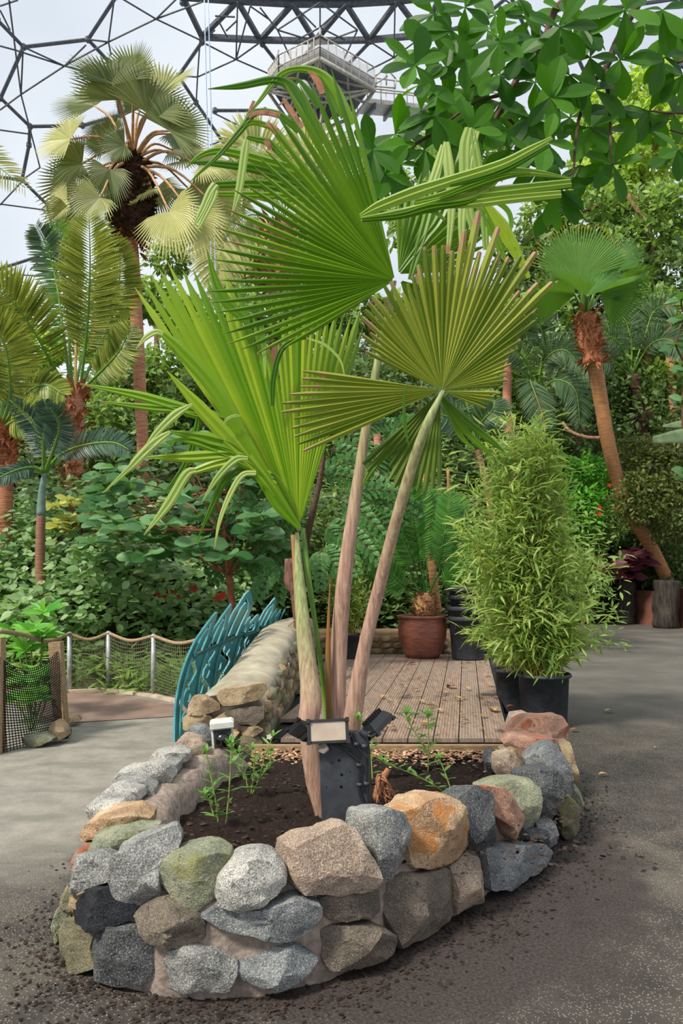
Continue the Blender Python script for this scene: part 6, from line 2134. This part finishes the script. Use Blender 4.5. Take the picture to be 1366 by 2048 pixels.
tree('wiry olive creeper mass draped over the right edge bank', [(1320, 940, 80, 18.0), (1350, 1020, 80, 17.8), (1285, 1000, 62, 17.6), (1262, 905, 44, 18.6), (1350, 880, 50, 18.4)], leafmat('leaf_creeper', S(64, 82, 34), S(120, 128, 62), trans=.3), 7500, .11, trunk=[(1362, 1150, 19.6), (1345, 1050, 19), (1325, 950, 18.2)], cat='creeper', name='creeper', tr=.03)
tree('dark green shrub on the bank above the right logs', [(1345, 1110, 60, 19.6), (1300, 1140, 36, 19.8), (1350, 1165, 34, 19.2), (1290, 1060, 50, 20)], L_DARK, 3600, .14, cat='shrub', name='bank_shrub', tr=.05)
fl_pts = [(1094, 938), (1232, 918), (1286, 916), (1218, 970), (1199, 1015), (1232, 1016), (1198, 1027), (1246, 1032)]
red_left = [(318, 1186, 12.2), (340, 1182, 12.2), (352, 1192, 12.1), (388, 1176, 12.1), (436, 1196, 12), (446, 1190, 12), (300, 1190, 12.3), (328, 1194, 12.1)]  # orange-red shapes of unknown kind, built as blossoms
for (x, y, Y) in red_left:
    b = MB(); q = P(x, y, Y - 1.2)
    b.scatter(T_OVAL, [q] * 7, [(math.cos(a), -.3, math.sin(a)) for a in np.linspace(0, 6, 7)], [(0, -1, .1)] * 7, np.full(7, .07), 1.4)
    tag(b.build('orange_shape', plain('orange_shape_mat', S(232, 86, 50), S(200, 50, 50), 10, .5, 0)), 'unidentified orange-red shape built as a blossom in the undergrowth behind the rope barrier', 'flower', 'unidentified orange shapes behind the rope barrier')
for k, (x, y) in enumerate(fl_pts):
    b = MB(); q = P(x, y, 18.4)
    b.scatter(T_OVAL, [q] * 5, [(math.cos(a), -.3, math.sin(a)) for a in np.linspace(0, 5, 5)], [(0, -1, .1)] * 5, np.full(5, .06), 1.4)
    tag(b.build('red_flower', plain('petal_red', S(226, 44, 40), S(190, 30, 34), 10, .5, 0)), 'small red blossom among the green shrubs on the right bank', 'flower', 'red blossoms on the right bank')

# slim trunks of the far jungle
for (lb, pts, r, mt) in [('pale slim trunk at the far right edge of the jungle', [(1345, 850, 20.6), (1342, 740, 20.6), (1335, 640, 20.8), (1330, 600, 21)], .13, M_TRUNK_PINK), ('slim tan trunk behind the dark red palm trunk', [(1300, 870, 21.2), (1296, 740, 21.2), (1284, 640, 21.4)], .1, M_TRUNK_PINK),
                         ('twisted pink trunk beside the olive fan leaf', [(1030, 980, 19), (1022, 880, 19), (1014, 800, 19), (1018, 700, 19.2)], .13, M_TRUNK_PINK), ('slanting grey-brown bough below the sunlit tree', [(1310, 620, 23.2), (1298, 470, 22.8), (1253, 390, 22.8)], .1, M_BARK),
                         ('thin bent branch sweeping left from the leaning palm trunk', [(1200, 876, 17.3), (1170, 874, 17.5), (1140, 862, 17.8), (1125, 845, 18)], .045, M_BARK), ('slender orange stem behind the cycad pot', [(876, 1225, 11.9), (866, 1150, 11.9), (856, 1050, 11.9), (850, 950, 12)], .07, M_TRUNK_TAN),
                         ('thin upright stem above the black tubs', [(900, 1180, 13), (898, 1050, 13), (896, 940, 13)], .03, M_TRUNK_TAN), ('pinkish trunk in the gloom behind the teal railing', [(378, 1230, 12), (376, 1150, 12), (380, 1060, 12.2)], .05, M_TRUNK_PINK),
                         ('dark slim trunk beside the pinkish one behind the teal railing', [(364, 1225, 12.3), (362, 1130, 12.3), (360, 1050, 12.4)], .05, M_BRANCH), ('orange trunk behind the drooping fan tips', [(286, 1130, 13.4), (284, 1000, 13.4), (290, 900, 13.4)], .05, M_TRUNK_TAN),
                         ('thin brown trunk behind the yellow-green rosettes', [(262, 1180, 12.5), (264, 1100, 12.5), (262, 1020, 12.5)], .03, M_BARK), ('tan trunk rising between two palm stems', [(762, 1120, 13), (760, 960, 13), (752, 850, 13)], .08, M_TRUNK_PINK)]:
    b = MB(); b.tube(resample([P(*q) for q in pts], 20), [r, r * .85], 9, noise_amp=.15)
    tag(b.build('tree_trunk', mt), lb, 'trunk')

# undergrowth: masses nobody could count
def under(name, label, xr_, yr_, n, size, mat, tplx=T_OVAL, wide=1.0, lift=(0, .8), up=(0, -.4, .9), keep=None):
    b = MB()
    x = rng.uniform(*xr_, n); y = rng.uniform(*yr_, n)
    z = np.array([float(hill(a, c)) for a, c in zip(x, y)])
    z = z + rng.uniform(lift[0], lift[1], n) * (1 + .4 * np.sin(x * 1.7) * np.cos(y * 1.3))
    m = (z > -.02)
    if keep is not None: m &= keep(x, y)
    pos = np.stack([x, y, z], 1)[m]
    k = len(pos)
    dr = rng.normal(0, 1, (k, 3)) * (1, .6, .4) + (0, -.5, -.1)
    b.scatter(tplx, pos, dr, rng.normal(0, .3, (k, 3)) + np.array(up), size * rng.uniform(.6, 1.3, k), wide)
    return tag(b.build(name, mat), label, 'undergrowth', kind='stuff')


under('undergrowth', 'pale green round-leaved undergrowth covering the bank behind the rope barrier', (-9, -1.4), (9.2, 13), 14000, .13, L_UNDER, T_ROUND, .85, (0.05, 1.15), keep=lambda x, y: y > np.interp(x, [-9, -3.2, -1.4], [9.2, 9.1, 11]))
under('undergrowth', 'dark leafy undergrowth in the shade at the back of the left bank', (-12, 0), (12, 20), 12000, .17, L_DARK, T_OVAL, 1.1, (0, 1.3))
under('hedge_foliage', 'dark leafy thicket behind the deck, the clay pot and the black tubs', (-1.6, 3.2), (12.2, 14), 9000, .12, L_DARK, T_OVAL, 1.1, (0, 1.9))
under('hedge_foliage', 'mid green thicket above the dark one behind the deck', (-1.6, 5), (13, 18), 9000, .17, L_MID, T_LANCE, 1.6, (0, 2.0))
under('bank_foliage', 'mixed green ground cover over the whole right bank', (2.3, 15), (20.3, 32), 16000, .26, L_MID, T_OVAL, 1.0, (0, 1.2))
under('bank_foliage', 'mixed dark ground cover over the far hillside', (-22, 22), (20, 42), 26000, .36, L_DARK, T_OVAL, 1.0, (0, 1.6))
under('fern_fronds', 'small ferns along the foot of the rope barrier net', (-5, -1.5), (8.5, 9.8), 2500, .2, L_MID, T_LANCE, .9, (0, .35), keep=lambda x, y: y > np.interp(x, [-5, -3.1, -1.9], [8.95, 8.9, 8.4]) )

# ------------------------------------------------------------------ overhanging broad-leaved branches, top right
BYY = 5.0
bt = thing('overhanging_tree', 'overhanging tree whose big glossy lobed leaves fill the top right corner', 'tree', (4.4, 5.6, 0))
b = MB()
b.tube(resample([(4.4, 5.6, -.05), (4.3, 5.5, 2), (3.9, 5.3, 4.2), (3.0, 5.1, 5.4)], 24), [.16, .13, .1, .07], 12, noise_amp=.1)
brs = [[(1700, -250, 5.2), (1400, -160, 5.1), (1140, -10, 5), (1090, 75, 5), (1045, 140, 5), (1000, 220, 4.95), (965, 285, 4.9)], [(1500, -200, 5.1), (1300, -20, 5), (1275, 10, 5), (1235, 80, 5), (1212, 135, 5), (1180, 165, 5), (1130, 172, 4.9)],
       [(1190, 168, 5), (1160, 230, 4.9), (1150, 300, 4.8), (1145, 345, 4.8), (1120, 355, 4.8)], [(1045, 140, 5), (1020, 110, 5), (985, 90, 5)], [(1000, 190, 5), (950, 205, 5), (900, 240, 4.9), (860, 270, 4.8)], [(1060, 110, 5), (1020, 130, 5), (940, 175, 4.9)],
       [(1212, 135, 5), (1220, 230, 4.9), (1222, 300, 4.8), (1226, 330, 4.8)], [(1130, 172, 5), (1110, 240, 4.9), (1080, 290, 4.9)], [(1400, 40, 5), (1366, 120, 5), (1330, 115, 5)], [(1500, 200, 5), (1366, 225, 5), (1300, 222, 5)], [(1000, 220, 5), (1035, 260, 4.9), (1030, 300, 4.9)],
       [(860, 270, 4.8), (810, 300, 4.8), (760, 320, 4.8)], [(1700, 300, 5.1), (1500, 300, 5), (1340, 260, 4.9)]]
for k, br in enumerate(brs):
    b.tube(resample([P(*q) for q in br], 22), [.034, .026, .014] if k < 2 else [.013, .006], 8, noise_amp=.2)
b.build('branches', M_BRANCH, bt)
cl_ = [(868, 28), (930, 15), (990, 30), (1060, 40), (1120, 55), (858, 100), (905, 62), (930, 118), (1000, 85), (850, 165), (905, 175), (960, 150), (1040, 110), (842, 222), (790, 268), (765, 308), (868, 232), (1000, 205), (945, 232), (1070, 165), (1110, 110),
       (1160, 50), (1195, 18), (1250, 20), (1325, 20), (1350, 60), (1180, 115), (1140, 150), (1100, 195), (1060, 235), (1015, 262), (1140, 235), (1092, 285), (1180, 255), (1222, 215), (1226, 330), (1298, 222), (1345, 225), (1355, 300), (1120, 380),
       (1105, 410), (770, 350), (745, 300), (800, 330), (850, 300), (1020, 300), (1080, 335), (1328, 115), (1366, 150), (900, 205), (975, 60), (1240, 120), (1160, 330), (830, 130), (1130, 20), (880, 0), (1040, 0), (1080, 80), (1190, 180), (1210, 260), (1060, 290), (940, 260), (1000, 150)]
b = MB()
for (x, y) in cl_:
    c0 = P(x, y, 5 + rng.uniform(-.45, .45))
    n = 6
    a0 = rng.uniform(0, 6.28)
    dr = []
    for k in range(n):
        a = a0 + k * 2 * math.pi / n + rng.normal(0, .25)
        dr.append((math.cos(a), rng.normal(0, .45), math.sin(a) * .95 - .25 + rng.normal(0, .2)))
    b.scatter(tpl([.01, .07, .14, .2, .215, .17, .04], .18, .1), [c0] * n, np.array(dr), np.array([(rng.normal(0, .35), -1, .35) for _ in range(n)]), rng.uniform(.18, .3, n), 1.1)
b.build('foliage', L_BIG, bt)

# a leaf or two entering from the right edge
t = thing('edge_plant', 'blue-green broad leaf with torn tip entering from the right edge', 'plant', (4.0, 7.5, 0))
b = MB()
b.strip(PL([(1480, 880, 7.4), (1420, 878, 7.4), (1366, 872, 7.4), (1306, 880, 7.4)]), [.02, .12, .15, .07], .15)
b.strip(PL([(1480, 870, 7.5), (1400, 848, 7.5), (1325, 852, 7.5)]), [.02, .14, .02], .15)
b.build('leaf', plain('edge_leaf', S(130, 150, 110), S(90, 112, 78), 10, .5, .1), t)
b = MB(); b.tube(resample([(4.0, 7.5, 0), (3.95, 7.5, 1.5), P(1480, 880, 7.4)], 10), .02, 6); b.build('stem', M_PETGREEN, t)
b = MB()
rosettes(b, [P(x, y, 7.5) for x, y in ((1375, 560), (1366, 640), (1350, 690), (1372, 740), (1366, 800), (1360, 600), (1375, 950))], 6, .16, T_ROUND, .8)
b.build('foliage', L_MIDTREE, t)
b = MB(); b.tube(resample([(4.0, 7.5, 0), P(1378, 950, 7.5), P(1366, 800, 7.5), P(1375, 740, 7.5), P(1352, 690, 7.5), P(1368, 640, 7.5), P(1362, 600, 7.5), P(1378, 555, 7.5)], 24), [.015, .006], 6)
b.build('climbing_stem', M_BRANCH, t)
